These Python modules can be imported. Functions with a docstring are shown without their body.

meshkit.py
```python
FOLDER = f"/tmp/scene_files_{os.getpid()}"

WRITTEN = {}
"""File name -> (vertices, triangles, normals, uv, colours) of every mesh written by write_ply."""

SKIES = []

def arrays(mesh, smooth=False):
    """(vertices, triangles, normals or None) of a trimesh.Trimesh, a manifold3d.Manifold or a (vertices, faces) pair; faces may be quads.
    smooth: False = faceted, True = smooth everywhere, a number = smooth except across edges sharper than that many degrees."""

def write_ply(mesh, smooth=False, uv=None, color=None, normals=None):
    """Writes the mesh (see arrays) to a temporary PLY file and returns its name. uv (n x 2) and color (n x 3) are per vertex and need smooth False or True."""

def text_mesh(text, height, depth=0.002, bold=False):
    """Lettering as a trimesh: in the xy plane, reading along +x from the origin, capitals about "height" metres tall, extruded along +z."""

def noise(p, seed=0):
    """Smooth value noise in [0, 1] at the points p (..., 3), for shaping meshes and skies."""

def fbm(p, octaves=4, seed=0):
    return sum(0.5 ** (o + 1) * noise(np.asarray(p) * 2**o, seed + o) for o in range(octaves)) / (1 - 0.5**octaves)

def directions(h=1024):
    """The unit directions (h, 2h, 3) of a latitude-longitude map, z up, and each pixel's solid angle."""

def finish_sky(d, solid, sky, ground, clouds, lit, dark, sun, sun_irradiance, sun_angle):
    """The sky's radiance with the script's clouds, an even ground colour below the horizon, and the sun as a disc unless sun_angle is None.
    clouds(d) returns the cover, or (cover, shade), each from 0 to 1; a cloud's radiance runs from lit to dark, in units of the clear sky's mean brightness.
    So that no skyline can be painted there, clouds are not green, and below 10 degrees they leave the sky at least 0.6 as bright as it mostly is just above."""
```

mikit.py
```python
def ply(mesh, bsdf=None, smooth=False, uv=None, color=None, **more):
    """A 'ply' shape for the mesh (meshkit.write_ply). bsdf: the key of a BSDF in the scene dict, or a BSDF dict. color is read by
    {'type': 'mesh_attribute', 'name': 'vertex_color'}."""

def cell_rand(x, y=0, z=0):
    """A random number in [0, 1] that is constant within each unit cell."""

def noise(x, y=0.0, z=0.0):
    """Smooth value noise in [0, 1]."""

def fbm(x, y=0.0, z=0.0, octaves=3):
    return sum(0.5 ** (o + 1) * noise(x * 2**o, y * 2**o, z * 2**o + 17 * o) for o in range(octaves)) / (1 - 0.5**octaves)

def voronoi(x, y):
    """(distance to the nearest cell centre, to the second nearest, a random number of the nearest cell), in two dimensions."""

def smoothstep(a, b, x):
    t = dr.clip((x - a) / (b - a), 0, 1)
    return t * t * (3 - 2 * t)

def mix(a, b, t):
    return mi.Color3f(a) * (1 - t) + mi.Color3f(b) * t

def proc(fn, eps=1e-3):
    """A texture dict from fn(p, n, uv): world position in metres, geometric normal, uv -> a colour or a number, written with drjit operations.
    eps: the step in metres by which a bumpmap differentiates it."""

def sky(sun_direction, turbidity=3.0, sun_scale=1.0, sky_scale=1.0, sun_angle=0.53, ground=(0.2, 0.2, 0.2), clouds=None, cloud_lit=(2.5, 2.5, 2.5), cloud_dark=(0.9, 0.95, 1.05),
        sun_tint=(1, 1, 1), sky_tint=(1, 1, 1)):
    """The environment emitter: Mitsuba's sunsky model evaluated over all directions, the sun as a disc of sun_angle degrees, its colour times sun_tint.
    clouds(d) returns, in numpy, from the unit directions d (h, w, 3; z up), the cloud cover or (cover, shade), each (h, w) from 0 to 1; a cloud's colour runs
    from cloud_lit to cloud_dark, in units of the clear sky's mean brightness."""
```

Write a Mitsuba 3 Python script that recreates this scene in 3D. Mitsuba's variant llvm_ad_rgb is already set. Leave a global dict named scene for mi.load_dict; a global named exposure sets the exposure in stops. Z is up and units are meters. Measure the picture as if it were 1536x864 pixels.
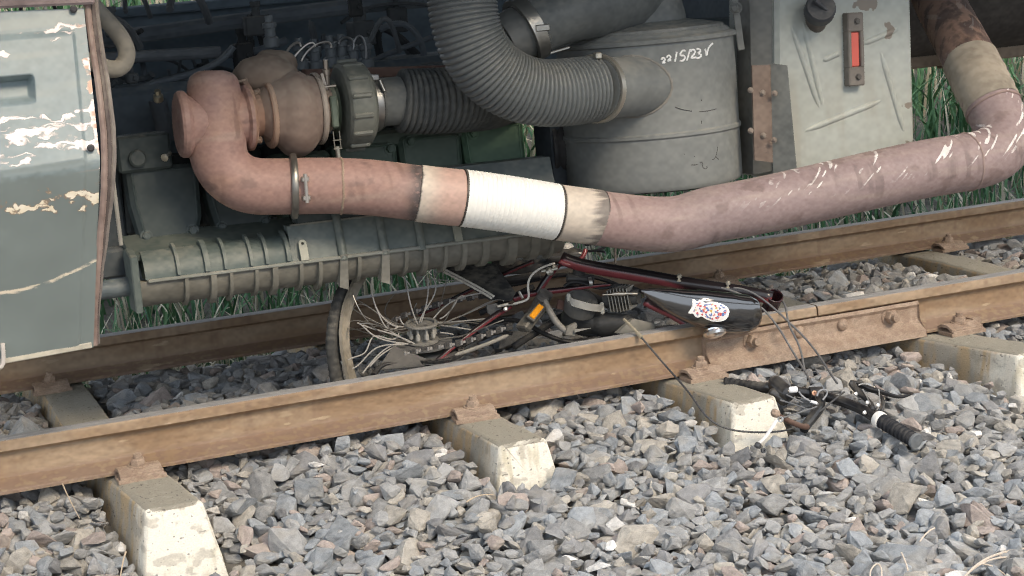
"""Broken motorised bicycle on the railway track beside the open engine bay of a railcar. World: x along the track, y away from the photographer, z up; 0 = top of the near rail."""
import math, numpy as np, trimesh, manifold3d as m3, drjit as dr, mitsuba as mi, mikit, meshkit
from mikit import noise, fbm, smoothstep, mix, cell_rand, voronoi

T = mi.ScalarTransform4f
scene, labels = {'type': 'scene'}, {}
exposure = 2.32
scene['camera'] = {'type': 'perspective', 'fov': 31.7562, 'fov_axis': 'x', 'near_clip': 0.1, 'far_clip': 400.0,
                   'to_world': T().look_at(origin=(-2.2,-5.2843,1.146), target=(-0.1303,0.2613,0.1646), up=(0.1402,0.1216,0.9826))}
scene['sky'] = mikit.sky((0.22, -0.80, 0.66), turbidity=4, sun_scale=0.42, sun_angle=18.0, sun_tint=(0.98, 1.0, 1.04), ground=(0.24, 0.235, 0.23), clouds=lambda d: 1.0, cloud_lit=(2.35, 2.54, 2.80))

rng = np.random.default_rng(7)
A = np.array

# ------------------------------------------------------------------ materials
PALETTE, PIDX = [], {}
def pal(c):
    c = tuple(round(float(v), 4) for v in c)
    if c not in PIDX:
        PIDX[c] = len(PALETTE); PALETTE.append(c)
    return PIDX[c]
_tab = {}
def grime(p, n, uv):
    if 'r' not in _tab:
        for k, ch in enumerate('rgb'):
            _tab[ch] = mi.Float([c[k] for c in PALETTE]); dr.eval(_tab[ch])
    i = mi.UInt32(dr.clip(uv.x, 0, len(PALETTE) - 1))
    base = mi.Color3f(*[dr.gather(mi.Float, _tab[ch], i) for ch in 'rgb'])
    d = uv.y
    a = fbm(p.x * 9, p.y * 9, p.z * 9, 3)
    b = fbm(p.x * 55, p.y * 55, p.z * 55, 2)
    base = base * (1 + d * (0.75 * (a - 0.5) + 0.5 * (b - 0.5)))
    dust = dr.clip(d * (0.12 + 0.75 * dr.maximum(n.z, 0)) * smoothstep(0.35, 0.75, a * 0.6 + b * 0.4), 0, 0.7)
    return mix(base, (0.29, 0.265, 0.22), dust)

def stone_col(p, n, uv):
    k, t = uv.x, uv.y
    grey, blue, tan, pink, white, dark = (0.30, 0.303, 0.303), (0.27, 0.29, 0.31), (0.365, 0.345, 0.31), (0.35, 0.30, 0.275), (0.64, 0.63, 0.61), (0.22, 0.222, 0.228)
    c = mi.Color3f(grey)
    for lo, col in ((0.40, blue), (0.64, tan), (0.78, pink), (0.87, dark), (0.982, white)):
        c = dr.select(k > lo, mi.Color3f(col), c)
    g = fbm(p.x * 60, p.y * 60, p.z * 60 + k * 40, 3)
    s = noise(p.x * 420, p.y * 420, p.z * 420)
    stain = smoothstep(0.52, 0.72, fbm(p.x * 24 + k * 90, p.y * 24, p.z * 24, 2))
    c = c * (0.69 + 0.5 * t + 0.7 * (g - 0.5) + 0.28 * (s - 0.5))
    return mix(c, mi.Color3f(0.36, 0.33, 0.28), 0.3 * stain)

def rust_rail(p, n, uv):
    a = fbm(p.x * 5, p.y * 14, p.z * 14, 3); b = fbm(p.x * 60, p.y * 60, p.z * 60, 2); st = fbm(p.x * 34, 3.1, p.z * 4, 3)
    c = mix((0.265, 0.180, 0.112), (0.335, 0.25, 0.172), smoothstep(0.3, 0.7, a))
    c = mix(c, (0.20, 0.13, 0.09), 0.35 * smoothstep(0.6, 0.8, st))
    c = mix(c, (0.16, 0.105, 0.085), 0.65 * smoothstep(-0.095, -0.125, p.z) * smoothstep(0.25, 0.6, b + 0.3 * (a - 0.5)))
    c = mix(c, (0.50, 0.40, 0.28), 0.5 * smoothstep(0.72, 0.8, fbm(p.x * 11, p.y * 9, p.z * 30, 3)))
    c = c * (0.8 + 0.4 * b)
    top = smoothstep(0.75, 0.95, n.z) * smoothstep(-0.012, -0.006, p.z)
    return mix(c, mi.Color3f(0.27, 0.265, 0.26) * (0.75 + 0.5 * fbm(p.x * 14, p.y * 120, 0, 2)), top)

def rust_small(p, n, uv):
    a = fbm(p.x * 30, p.y * 30, p.z * 30, 3); b = noise(p.x * 260, p.y * 260, p.z * 260)
    c = mix((0.275, 0.20, 0.15), (0.36, 0.275, 0.21), smoothstep(0.3, 0.7, a))
    return mix(c, (0.15, 0.095, 0.075), 0.4 * smoothstep(0.6, 0.8, a)) * (0.8 + 0.4 * b)

def concrete(p, n, uv):
    a = fbm(p.x * 12, p.y * 12, p.z * 12, 3); b = noise(p.x * 300, p.y * 300, p.z * 300); f = fbm(p.x * 70, p.y * 70, p.z * 70, 2)
    drip = fbm(p.x * 45, p.y * 45, p.z * 5, 3)
    c = mix((0.30, 0.275, 0.225), (0.40, 0.37, 0.31), a)
    side = smoothstep(0.45, 0.75, dr.abs(n.x))
    c = mix(c, (0.42, 0.32, 0.20), side * smoothstep(0.3, 0.65, drip))
    c = mix(c, (0.24, 0.225, 0.185), 0.75 * smoothstep(0.6, 0.9, n.z) * smoothstep(0.25, 0.6, f + 0.35 * a))
    lime = smoothstep(0.6, 0.8, -n.y) + 0.8 * side * smoothstep(-0.34, -0.47, p.y + 0.16 * (drip - 0.5))
    c = mix(c, mix((0.58, 0.535, 0.42), (0.78, 0.75, 0.66), smoothstep(0.3, 0.6, drip + 0.25 * a)), dr.clip(lime, 0, 1))
    c = mix(c, (0.16, 0.14, 0.11), 0.8 * smoothstep(0.66, 0.72, f) * smoothstep(-0.19, -0.165, p.z) * smoothstep(-0.44, -0.5, p.y))
    pit = smoothstep(0.80, 0.86, noise(p.x * 130, p.y * 130, p.z * 130) * (0.7 + 0.5 * f))
    c = mix(c, (0.10, 0.09, 0.075), 0.7 * pit)
    crust = smoothstep(0.58, 0.66, fbm(p.x * 26 + 3, p.y * 26, p.z * 26, 4))
    c = mix(c, (0.27, 0.245, 0.20), 0.45 * crust)
    return c * (0.84 + 0.32 * b * (0.6 + 0.4 * f))

def panel_paint(p, n, uv):
    x, z = p.x, p.z
    a = fbm(x * 6, p.y * 6, z * 6, 3); b = fbm(x * 60, 1.0, z * 60, 2)
    base = mix((0.185, 0.235, 0.25), (0.245, 0.295, 0.305), a) * (0.88 + 0.24 * b)
    base = mix(base, (0.30, 0.33, 0.31), 0.4 * smoothstep(0.5, 0.75, fbm(x * 3, 0.5, z * 24, 2)))
    base = mix(mi.Color3f(0.17, 0.20, 0.195) * (0.8 + 0.4 * a), base, smoothstep(0.755, 0.785, z + 0.02 * (b - 0.5)))  # below the crease the base is made darker, shade put into its colour
    wx = x + 0.05 * (fbm(x * 30, 4.4, z * 30, 3) - 0.5); wz = z + 0.05 * (fbm(x * 34, 8.4, z * 34, 3) - 0.5)
    hi = lambda c, w, k: k * dr.exp(-dr.square((z - c) / w))
    fine = fbm(wx * 11 + 3, 0.3, wz * 46, 5)
    up = smoothstep(0.765, 0.775, z)
    zone = hi(0.860, 0.050, 0.24) + hi(0.925, 0.014, 0.22) + hi(1.135, 0.022, 0.17) - 0.10 + 0.30 * smoothstep(-1.530, -1.515, x) * smoothstep(1.10, 1.04, z)
    chip = smoothstep(0.61, 0.67, fine + zone * up - 0.3 * (1 - up))
    base = mix(base, (0.33, 0.26, 0.22), 0.5 * smoothstep(0.60, 0.64, fine + zone * up) * up)
    base = mix(base, mix(mix((0.72, 0.62, 0.60), (0.85, 0.80, 0.78), b), (0.52, 0.33, 0.24), smoothstep(-1.530, -1.515, x) * smoothstep(0.4, 0.6, b)), chip)
    low = 1 - up
    fine2 = fbm(wx * 24 + 7, 2.3, wz * 42, 5)
    z2 = hi(0.70, 0.042, 0.46) - 0.27 * smoothstep(-1.48, -1.56, x) + hi(0.60, 0.02, 0.05)
    rusty = smoothstep(0.63, 0.70, fine2 + z2) * low
    base = mix(base, (0.30, 0.17, 0.09), rusty * 0.8)
    base = mix(base, mix((0.66, 0.58, 0.42), (0.80, 0.76, 0.66), b), smoothstep(0.67, 0.72, fine2 + z2) * low)
    scr = smoothstep(0.006, 0.002, dr.abs(z - 0.46 - 0.9 * dr.square(dr.maximum(x + 1.80, 0)) - 0.02 * fine)) * smoothstep(0.35, 0.6, fine2)
    return mix(base, (0.62, 0.55, 0.44), scr * low)

def pipe_paint(p, n, uv):
    s, q = uv.x, uv.y                      # metres along the pipe, angle round it
    a = fbm(p.x * 7, p.y * 7, p.z * 7, 3); b = fbm(p.x * 90, p.y * 90, p.z * 90, 2)
    c = mix((0.325, 0.205, 0.178), (0.32, 0.225, 0.21), smoothstep(0.75, 1.25, s + 0.25 * (a - 0.5)))
    c = mix(c, (0.285, 0.217, 0.214), smoothstep(1.45, 1.9, s))
    c = mix(c, (0.42, 0.265, 0.19), 0.4 * smoothstep(0.5, 0.7, a) * smoothstep(1.2, 0.9, s))
    c = mix(c, (0.44, 0.36, 0.30), 0.3 * smoothstep(0.5, 0.8, fbm(p.x * 3, p.y * 10, p.z * 22, 3)))
    edge = s + 0.06 * (fbm(q * 9, 0.2, 3.0, 3) - 0.5)
    burn = dr.exp(-dr.square((edge - uvburn) / 0.034))
    c = mix(c, (0.075, 0.07, 0.072), 0.9 * burn * smoothstep(0.25, 0.55, b + 0.15 * a))
    t = (p.x * 0.8 - p.z) * 60; r = (p.x + p.z * 0.9) * 11
    scr = smoothstep(0.74, 0.80, noise(t * 1.9, r * 1.5, 2.0)) * 0.8 * smoothstep(-0.1, 0.35, n.z) * smoothstep(0.50, 0.62, noise(t * 0.35, r * 0.6, 8.0) + 0.2 * (b - 0.5)) * smoothstep(1.9, 2.3, s)
    c = mix(c, (0.80, 0.76, 0.74), scr)
    top = smoothstep(0.70, 0.80, p.z + 0.1 * (a - 0.5)) * smoothstep(1.2, 1.3, p.x)
    c = mix(c, mix((0.085, 0.06, 0.05), (0.26, 0.165, 0.12), smoothstep(0.35, 0.6, fbm(p.x * 30, p.y * 30, p.z * 9, 3))), 0.85 * top)
    drip = smoothstep(0.56, 0.74, fbm(p.x * 38, p.y * 6, p.z * 5, 3)) * smoothstep(0.45, 0.6, a)
    c = mix(c, c * 0.55, 0.55 * drip)
    smut = smoothstep(0.60, 0.72, fbm(p.x * 16 + 9, p.y * 16, p.z * 16, 4))
    c = mix(c, (0.15, 0.105, 0.095), 0.45 * smut)
    return c * (0.82 + 0.36 * b)
uvburn = 0.735

def sleeve_paint(p, n, uv):
    a = fbm(p.x * 9, p.y * 9, p.z * 9, 3); b = fbm(p.x * 80, p.y * 80, p.z * 80, 2)
    c = mix((0.50, 0.42, 0.36), (0.62, 0.57, 0.48), a)
    c = mix(c, (0.50, 0.345, 0.29), smoothstep(0.35, 0.65, uv.x))
    edge = uv.x * 0.0 + uv.y + 0.5 * (fbm(p.z * 75, p.y * 75, 1.5, 2) - 0.5)
    c = mix(c, (0.13, 0.115, 0.11), 0.85 * smoothstep(0.74, 0.95, edge))
    return c * (0.85 + 0.3 * b)

def tank_paint(p, n, uv):
    a = fbm(p.x * 5, p.y * 5, p.z * 5, 3); b = fbm(p.x * 45, p.y * 45, p.z * 45, 2)
    c = mix((0.34, 0.36, 0.325), (0.43, 0.46, 0.435), a) * (0.9 + 0.2 * b)
    c = mix(c, (0.30, 0.275, 0.225), 0.5 * smoothstep(0.5, 0.75, fbm(p.x * 22, 0.4, p.z * 3, 3)) * smoothstep(0.9, 0.5, p.z))
    worn = smoothstep(0.76, 0.79, fbm(p.x * 14, 5.0, p.z * 9, 4) + 0.42 * smoothstep(0.93, 0.99, p.z) * smoothstep(1.14, 1.22, p.x) * smoothstep(1.36, 1.30, p.x) + 0.22 * smoothstep(1.30, 1.36, p.x) * smoothstep(0.70, 0.6, p.z))
    return mix(c, (0.20, 0.165, 0.135), 0.85 * worn)

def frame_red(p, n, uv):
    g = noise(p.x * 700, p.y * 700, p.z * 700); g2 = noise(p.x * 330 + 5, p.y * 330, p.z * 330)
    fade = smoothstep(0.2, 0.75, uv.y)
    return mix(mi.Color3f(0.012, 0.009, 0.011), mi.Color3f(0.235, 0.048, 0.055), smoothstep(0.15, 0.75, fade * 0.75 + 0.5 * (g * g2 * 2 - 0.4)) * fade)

def sticker_col(p, n, uv):
    d, e, k = voronoi(uv.x * 17, uv.y * 11)
    c = mi.Color3f(0.85, 0.80, 0.78)
    for lo, col in ((0.30, (0.55, 0.10, 0.11)), (0.50, (0.80, 0.76, 0.74)), (0.64, (0.62, 0.42, 0.12)), (0.73, (0.12, 0.20, 0.45)), (0.86, (0.16, 0.17, 0.36)), (0.95, (0.80, 0.76, 0.74))):
        c = dr.select(k > lo, mi.Color3f(col), c)
    return mix(mi.Color3f(0.85, 0.8, 0.78), c, smoothstep(0.02, 0.12, e - d))

def grass_col(p, n, uv):
    c = mix((0.055, 0.15, 0.085), (0.11, 0.22, 0.10), uv.y)
    return dr.select(uv.x > 0.5, mix((0.42, 0.37, 0.28), (0.62, 0.57, 0.47), uv.y), c)

def soil(p, n, uv):
    a = fbm(p.x * 8, p.y * 8, p.z * 8, 3); b = fbm(p.x * 60, p.y * 60, p.z * 60, 2)
    return mix((0.10, 0.095, 0.085), (0.19, 0.18, 0.165), a) * (0.6 + 0.8 * b)

def mat(name, fn, rough=0.8, metal=0.0, spec=0.35, **kw):
    col = mikit.proc(fn) if callable(fn) else {'type': 'rgb', 'value': list(fn)}
    scene['mat_' + name] = {'type': 'twosided', 'b': {'type': 'principled', 'base_color': col, 'roughness': rough, 'metallic': metal, 'specular': spec, **kw}}
scene['mat_stone'] = {'type': 'twosided', 'b': {'type': 'bumpmap', 'tex': mikit.proc(lambda p, n, uv: fbm(p.x * 110, p.y * 110, p.z * 110, 3)), 'scale': 0.006, 'b': {'type': 'principled', 'base_color': mikit.proc(stone_col), 'roughness': 0.85, 'specular': 0.35}}}
scene['mat_rail'] = {'type': 'twosided', 'b': {'type': 'bumpmap', 'tex': mikit.proc(lambda p, n, uv: fbm(p.x * 45, p.y * 90, p.z * 90, 3)), 'scale': 0.0035, 'b': {'type': 'principled', 'base_color': mikit.proc(rust_rail), 'roughness': 0.6, 'specular': 0.35}}}
mat('rust', rust_small, 0.75); mat('concrete', concrete, 0.9)
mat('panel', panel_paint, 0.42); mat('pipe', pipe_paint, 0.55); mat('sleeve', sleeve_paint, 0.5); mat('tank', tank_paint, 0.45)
mat('matte', grime, 0.8); mat('satin', grime, 0.48); mat('gloss', grime, 0.16, clearcoat=0.8, clearcoat_gloss=0.95); mat('metal', grime, 0.38, 0.85)
mat('chrome', (0.8, 0.8, 0.8), 0.08, 1.0); mat('red', frame_red, 0.25, clearcoat=0.8, clearcoat_gloss=0.95)
scene['mat_black_gloss'] = {'type': 'twosided', 'b': {'type': 'roughplastic', 'diffuse_reflectance': {'type': 'rgb', 'value': [0.008, 0.008, 0.010]}, 'int_ior': 2.6, 'alpha': 0.025}}; mat('sticker', sticker_col, 0.4); mat('soil', soil, 0.95)
scene['mat_grass'] = {'type': 'twosided', 'b': {'type': 'principled', 'base_color': mikit.proc(grass_col), 'roughness': 0.6, 'specular': 0.3}}
scene['mat_lens'] = {'type': 'twosided', 'b': {'type': 'principled', 'base_color': {'type': 'rgb', 'value': [0.75, 0.30, 0.015]}, 'roughness': 0.12, 'specular': 0.7}}
TEX = {'stone', 'matte', 'satin', 'gloss', 'metal'}

# ------------------------------------------------------------------ registry
COUNT = {}
def key(name, parent=None):
    full = f'{parent}__{name}' if parent else name
    n = COUNT.get(full, 0); COUNT[full] = n + 1
    return full if n == 0 else f'{full}_{n:03d}'
def tm(m):
    if hasattr(m, 'to_mesh'):
        q = m.to_mesh(); return trimesh.Trimesh(q.vert_properties[:, :3], q.tri_verts, process=False)
    return m
def cat(ms): return trimesh.util.concatenate([tm(m) for m in ms])
def put(k, m, mt, col=None, dirt=0.5, smooth=30, uv=None):
    m = tm(m)
    if smooth and smooth is not True:
        if uv is not None: smooth = True
        else:
            m = trimesh.graph.smooth_shade(m, angle=math.radians(smooth), facet_minarea=None); smooth = True
    if uv is None:
        uv = np.tile([pal(col) + 0.5 if col is not None else 0.0, dirt], (len(m.vertices), 1))
    scene[k] = mikit.ply(m, 'mat_' + mt, smooth=smooth, uv=uv)
    return k
def thing(name, label, category, group=None, kind=None):
    k = key(name); labels[k] = {'label': label, 'category': category}
    if group: labels[k]['group'] = group
    if kind: labels[k]['kind'] = kind
    return k
def part(parent, name, m, mt='matte', col=(0.2, 0.2, 0.2), dirt=0.5, smooth=30, uv=None, label=None, kind=None):
    k = put(key(name, parent), m, mt, col, dirt, smooth, uv)
    if label or kind: labels[k] = {a: b for a, b in (('label', label), ('kind', kind)) if b}
    return k
def solo(name, m, mt, label, category, group=None, kind=None, **kw):
    k = thing(name, label, category, group, kind); put(k, m, mt, **kw); return k

# ------------------------------------------------------------------ shapes
def spline(pts, n=None, step=0.02):
    p = A(pts, float)
    if len(p) < 3:
        n = n or max(2, int(np.linalg.norm(p[-1] - p[0]) / step)); return p[0] + (p[-1] - p[0]) * np.linspace(0, 1, n)[:, None]
    from scipy.interpolate import CubicSpline
    t = np.r_[0, np.cumsum(np.linalg.norm(np.diff(p, axis=0), axis=1) ** 0.5)]
    n = n or max(8, int(np.linalg.norm(np.diff(p, axis=0), axis=1).sum() / step))
    q = CubicSpline(t, p)(np.linspace(0, t[-1], 6 * n)); L = np.r_[0, np.cumsum(np.linalg.norm(np.diff(q, axis=0), axis=1))]
    return A([np.interp(np.linspace(0, L[-1], n), L, q[:, k]) for k in range(3)]).T
def frames(p):
    t = np.gradient(p, axis=0); t /= np.linalg.norm(t, axis=1, keepdims=True) + 1e-12
    u = np.cross(t[0], [0.12, 0.31, 0.94]); u /= np.linalg.norm(u); U = [u]
    for k in range(1, len(p)):
        u = u - t[k] * (u @ t[k]); u /= np.linalg.norm(u); U.append(u)
    U = A(U); return t, U, np.cross(t, U)
def tube(p, r, sides=16, cap=True, want_uv=False, squash=1.0):
    p = A(p, float); t, U, V = frames(p); r = np.broadcast_to(r, (len(p),)); a = np.arange(sides) * 2 * np.pi / sides
    ring = p[:, None] + r[:, None, None] * (np.cos(a)[None, :, None] * U[:, None] + squash * np.sin(a)[None, :, None] * V[:, None])
    v = ring.reshape(-1, 3); n = len(p)
    i, j = np.meshgrid(np.arange(n - 1), np.arange(sides), indexing='ij'); b, j2 = i * sides, (j + 1) % sides
    f = np.vstack([np.stack([b + j, b + j2, b + sides + j2], -1).reshape(-1, 3), np.stack([b + j, b + sides + j2, b + sides + j], -1).reshape(-1, 3)])
    if cap:
        k = len(v); v = np.vstack([v, p[0], p[-1]]); s = np.arange(sides); s2 = (s + 1) % sides
        f = np.vstack([f, np.c_[np.full(sides, k), s2, s], np.c_[np.full(sides, k + 1), (n - 1) * sides + s, (n - 1) * sides + s2]])
    m = trimesh.Trimesh(v, f, process=False)
    if want_uv:
        L = np.r_[0, np.cumsum(np.linalg.norm(np.diff(p, axis=0), axis=1))]
        uv = np.c_[np.repeat(L, sides), np.tile(a / (2 * np.pi), n)]
        if cap: uv = np.vstack([uv, [L[0], 0], [L[-1], 0]])
        return m, uv
    return m
def unit(v): v = A(v, float); return v / np.linalg.norm(v)
def basis(d, up=(0, 0, 1)):
    d = unit(d); u = np.cross(up, d)
    if np.linalg.norm(u) < 1e-3: u = np.cross((1, 0, 0), d)
    u = unit(u); return u, np.cross(d, u), d
def lathe(profile, origin, d, sides=40):
    """profile: (radius, height along d)."""
    u, v, w = basis(d); o = A(origin, float); pr = A(profile, float); a = np.arange(sides) * 2 * np.pi / sides
    ring = o + pr[:, 1, None, None] * w + pr[:, 0, None, None] * (np.cos(a)[None, :, None] * u + np.sin(a)[None, :, None] * v)
    n = len(pr); i, j = np.meshgrid(np.arange(n - 1), np.arange(sides), indexing='ij'); b, j2 = i * sides, (j + 1) % sides
    f = np.vstack([np.stack([b + j, b + j2, b + sides + j2], -1).reshape(-1, 3), np.stack([b + j, b + sides + j2, b + sides + j], -1).reshape(-1, 3)])
    m = trimesh.Trimesh(ring.reshape(-1, 3), f, process=True); return m
def rod(a, b, r, sides=12): return tube(A([a, b], float), r, sides)
def box(c, s, ch=0.003, R=None):
    s = A(s, float) / 2; ch = min(ch, s.min() * 0.9); pts = []
    for sx in (-1, 1):
        for sy in (-1, 1):
            for sz in (-1, 1):
                q = A([sx, sy, sz]) * s; e = A([sx, sy, sz]) * ch
                pts += [q - e * [1, 1, 0], q - e * [1, 0, 1], q - e * [0, 1, 1]]
    pts = A(pts)
    if R is not None: pts = pts @ A(R).T
    return hull(pts + A(c))
def hull(pts): return tm(m3.Manifold.hull_points(A(pts, float)))
def bar(a, b, w, h, ch=0.002, up=(0, 0, 1)):
    a, b = A(a, float), A(b, float); u, v, d = basis(b - a, up)
    return box((a + b) / 2, (w, h, np.linalg.norm(b - a)), ch, np.c_[u, v, d])
def prism(poly, origin, ex, ey, depth, ch=0.0):
    """A 2-D outline in the plane (ex, ey), extruded by depth along ex x ey."""
    from shapely.geometry import Polygon
    g = Polygon(poly) if not hasattr(poly, 'exterior') else poly
    ex, ey = unit(ex), A(ey, float); ey = unit(ey - ex * (ey @ ex)); ez = np.cross(ex, ey)
    if ch > 0:
        c0 = m3.CrossSection([A(g.buffer(-ch).exterior.coords)[:-1]]) if False else None
        inner = A(g.buffer(-ch, join_style=2).exterior.coords)[:-1]; outer = A(g.exterior.coords)[:-1]
        mid = trimesh.creation.extrude_polygon(g, depth - 2 * ch, engine='earcut'); mid.apply_translation([0, 0, ch])
        m = hull(np.vstack([np.c_[inner, np.zeros(len(inner))], np.c_[outer, np.full(len(outer), ch)], np.c_[outer, np.full(len(outer), depth - ch)], np.c_[inner, np.full(len(inner), depth)]]))
    else:
        m = trimesh.creation.extrude_polygon(g, depth, engine='earcut')
    m.vertices = A(origin) + m.vertices[:, :1] * ex + m.vertices[:, 1:2] * ey + m.vertices[:, 2:] * ez
    if m.volume < 0: m.invert()
    return m
def loft(rings, cap=True, closed=True):
    R = A(rings, float); n, s = R.shape[:2]; v = R.reshape(-1, 3)
    i, j = np.meshgrid(np.arange(n - 1), np.arange(s if closed else s - 1), indexing='ij'); b, j2 = i * s, (j + 1) % s
    f = np.vstack([np.stack([b + j, b + j2, b + s + j2], -1).reshape(-1, 3), np.stack([b + j, b + s + j2, b + s + j], -1).reshape(-1, 3)])
    if cap:
        k = len(v); v = np.vstack([v, R[0].mean(0), R[-1].mean(0)]); q = np.arange(s); q2 = (q + 1) % s
        f = np.vstack([f, np.c_[np.full(s, k), q2, q], np.c_[np.full(s, k + 1), (n - 1) * s + q, (n - 1) * s + q2]])
    m = trimesh.Trimesh(v, f, process=False)
    if cap and m.volume < 0: m.invert()
    return m
def hexnut(c, d, r, h):
    a = np.arange(6) * math.pi / 3; u, v, w = basis(d); c = A(c, float)
    P = lambda rr, hh: c + w * hh + rr * (np.cos(a)[:, None] * u + np.sin(a)[:, None] * v)
    return hull(np.vstack([P(r, 0), P(r, h * 0.75), P(r * 0.86, h)]))
def bolt(c, d, r, h, stud=0.5):
    c, d = A(c, float), unit(d)
    return cat([lathe([(0, 0), (r * 1.35, 0), (r * 1.35, h * 0.18), (0, h * 0.18)], c, d, 20), hexnut(c + d * h * 0.18, d, r, h * 0.8), rod(c, c + d * h * (1 + stud), r * 0.55, 10)])
def rough(m, amp, freq, seed=0, sub=0):
    m = tm(m).copy()
    for _ in range(sub): m = m.subdivide()
    m.vertices = m.vertices + m.vertex_normals * (amp * 2 * (meshkit.fbm(m.vertices * freq + 50, 3, seed) - 0.5))[:, None]
    return m
def blend(bones, step=0.02, it=4):
    """Hulls of balls joined into one smooth body: bones are lists of (x, y, z, r)."""
    ms = []
    for b in bones:
        pts = [A(q[:3]) + q[3] * m for q in b for m in _ball]
        ms.append(m3.Manifold.hull_points(A(pts)))
    out = m3.Manifold.batch_boolean(ms, m3.OpType.Add).refine_to_length(step)
    t = tm(out); t.merge_vertices(); trimesh.smoothing.filter_taubin(t, iterations=it * 3); return t
_ball = trimesh.creation.icosphere(2, 1.0).vertices

# ------------------------------------------------------------------ the setting: ground, ballast, grass
def ballast_level(x, y):
    y = np.asarray(y, float); x = np.asarray(x, float)
    front = np.interp(y, [-3.5, -1.7, -1.0, -0.62, -0.40, -0.12, 0.1], [-0.62, -0.47, -0.385, -0.275, -0.222, -0.185, -0.176])
    back = np.interp(y, [1.4, 1.75, 2.3, 3.2], [-0.176, -0.20, -0.36, -0.34])
    lv = np.where(y < 0.6, front, back)
    lv = lv - 0.065 * np.clip((-0.75 - x) / 0.5, 0, 1) * np.clip((-0.12 - y) / 0.36, 0, 1)
    return lv + 0.014 * np.sin(x * 5.1 + y * 3) * (y < 0)
SLEEPERS = (-1.48, -0.425, 0.33, 1.285, 2.25)
SLANT = (-0.08, -0.02, -0.06, -0.18, -0.05)
ENDS = (-0.475, -0.48, -0.475, -0.525, -0.50)
gx, gy = np.meshgrid(np.linspace(-60, 60, 241), np.r_[np.linspace(-60, -3, 20), np.linspace(-2.8, 3.2, 61), np.linspace(3.6, 60, 40)])
def ground_z(x, y):
    bank = 0.42 * np.clip(y - 2.5, 0, 6.5) + 0.02 * np.clip(y - 9, 0, 60)
    return ballast_level(x, y) - 0.09 + bank + 0.10 * (meshkit.fbm(np.stack([x * 0.8, y * 0.8, 0 * x], -1), 3, 4) - 0.5) * np.clip(np.abs(y - 0.3) - 2.6, 0, 1)
gv = np.stack([gx, gy, ground_z(gx, gy)], -1)
ny_, nx_ = gx.shape
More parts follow.
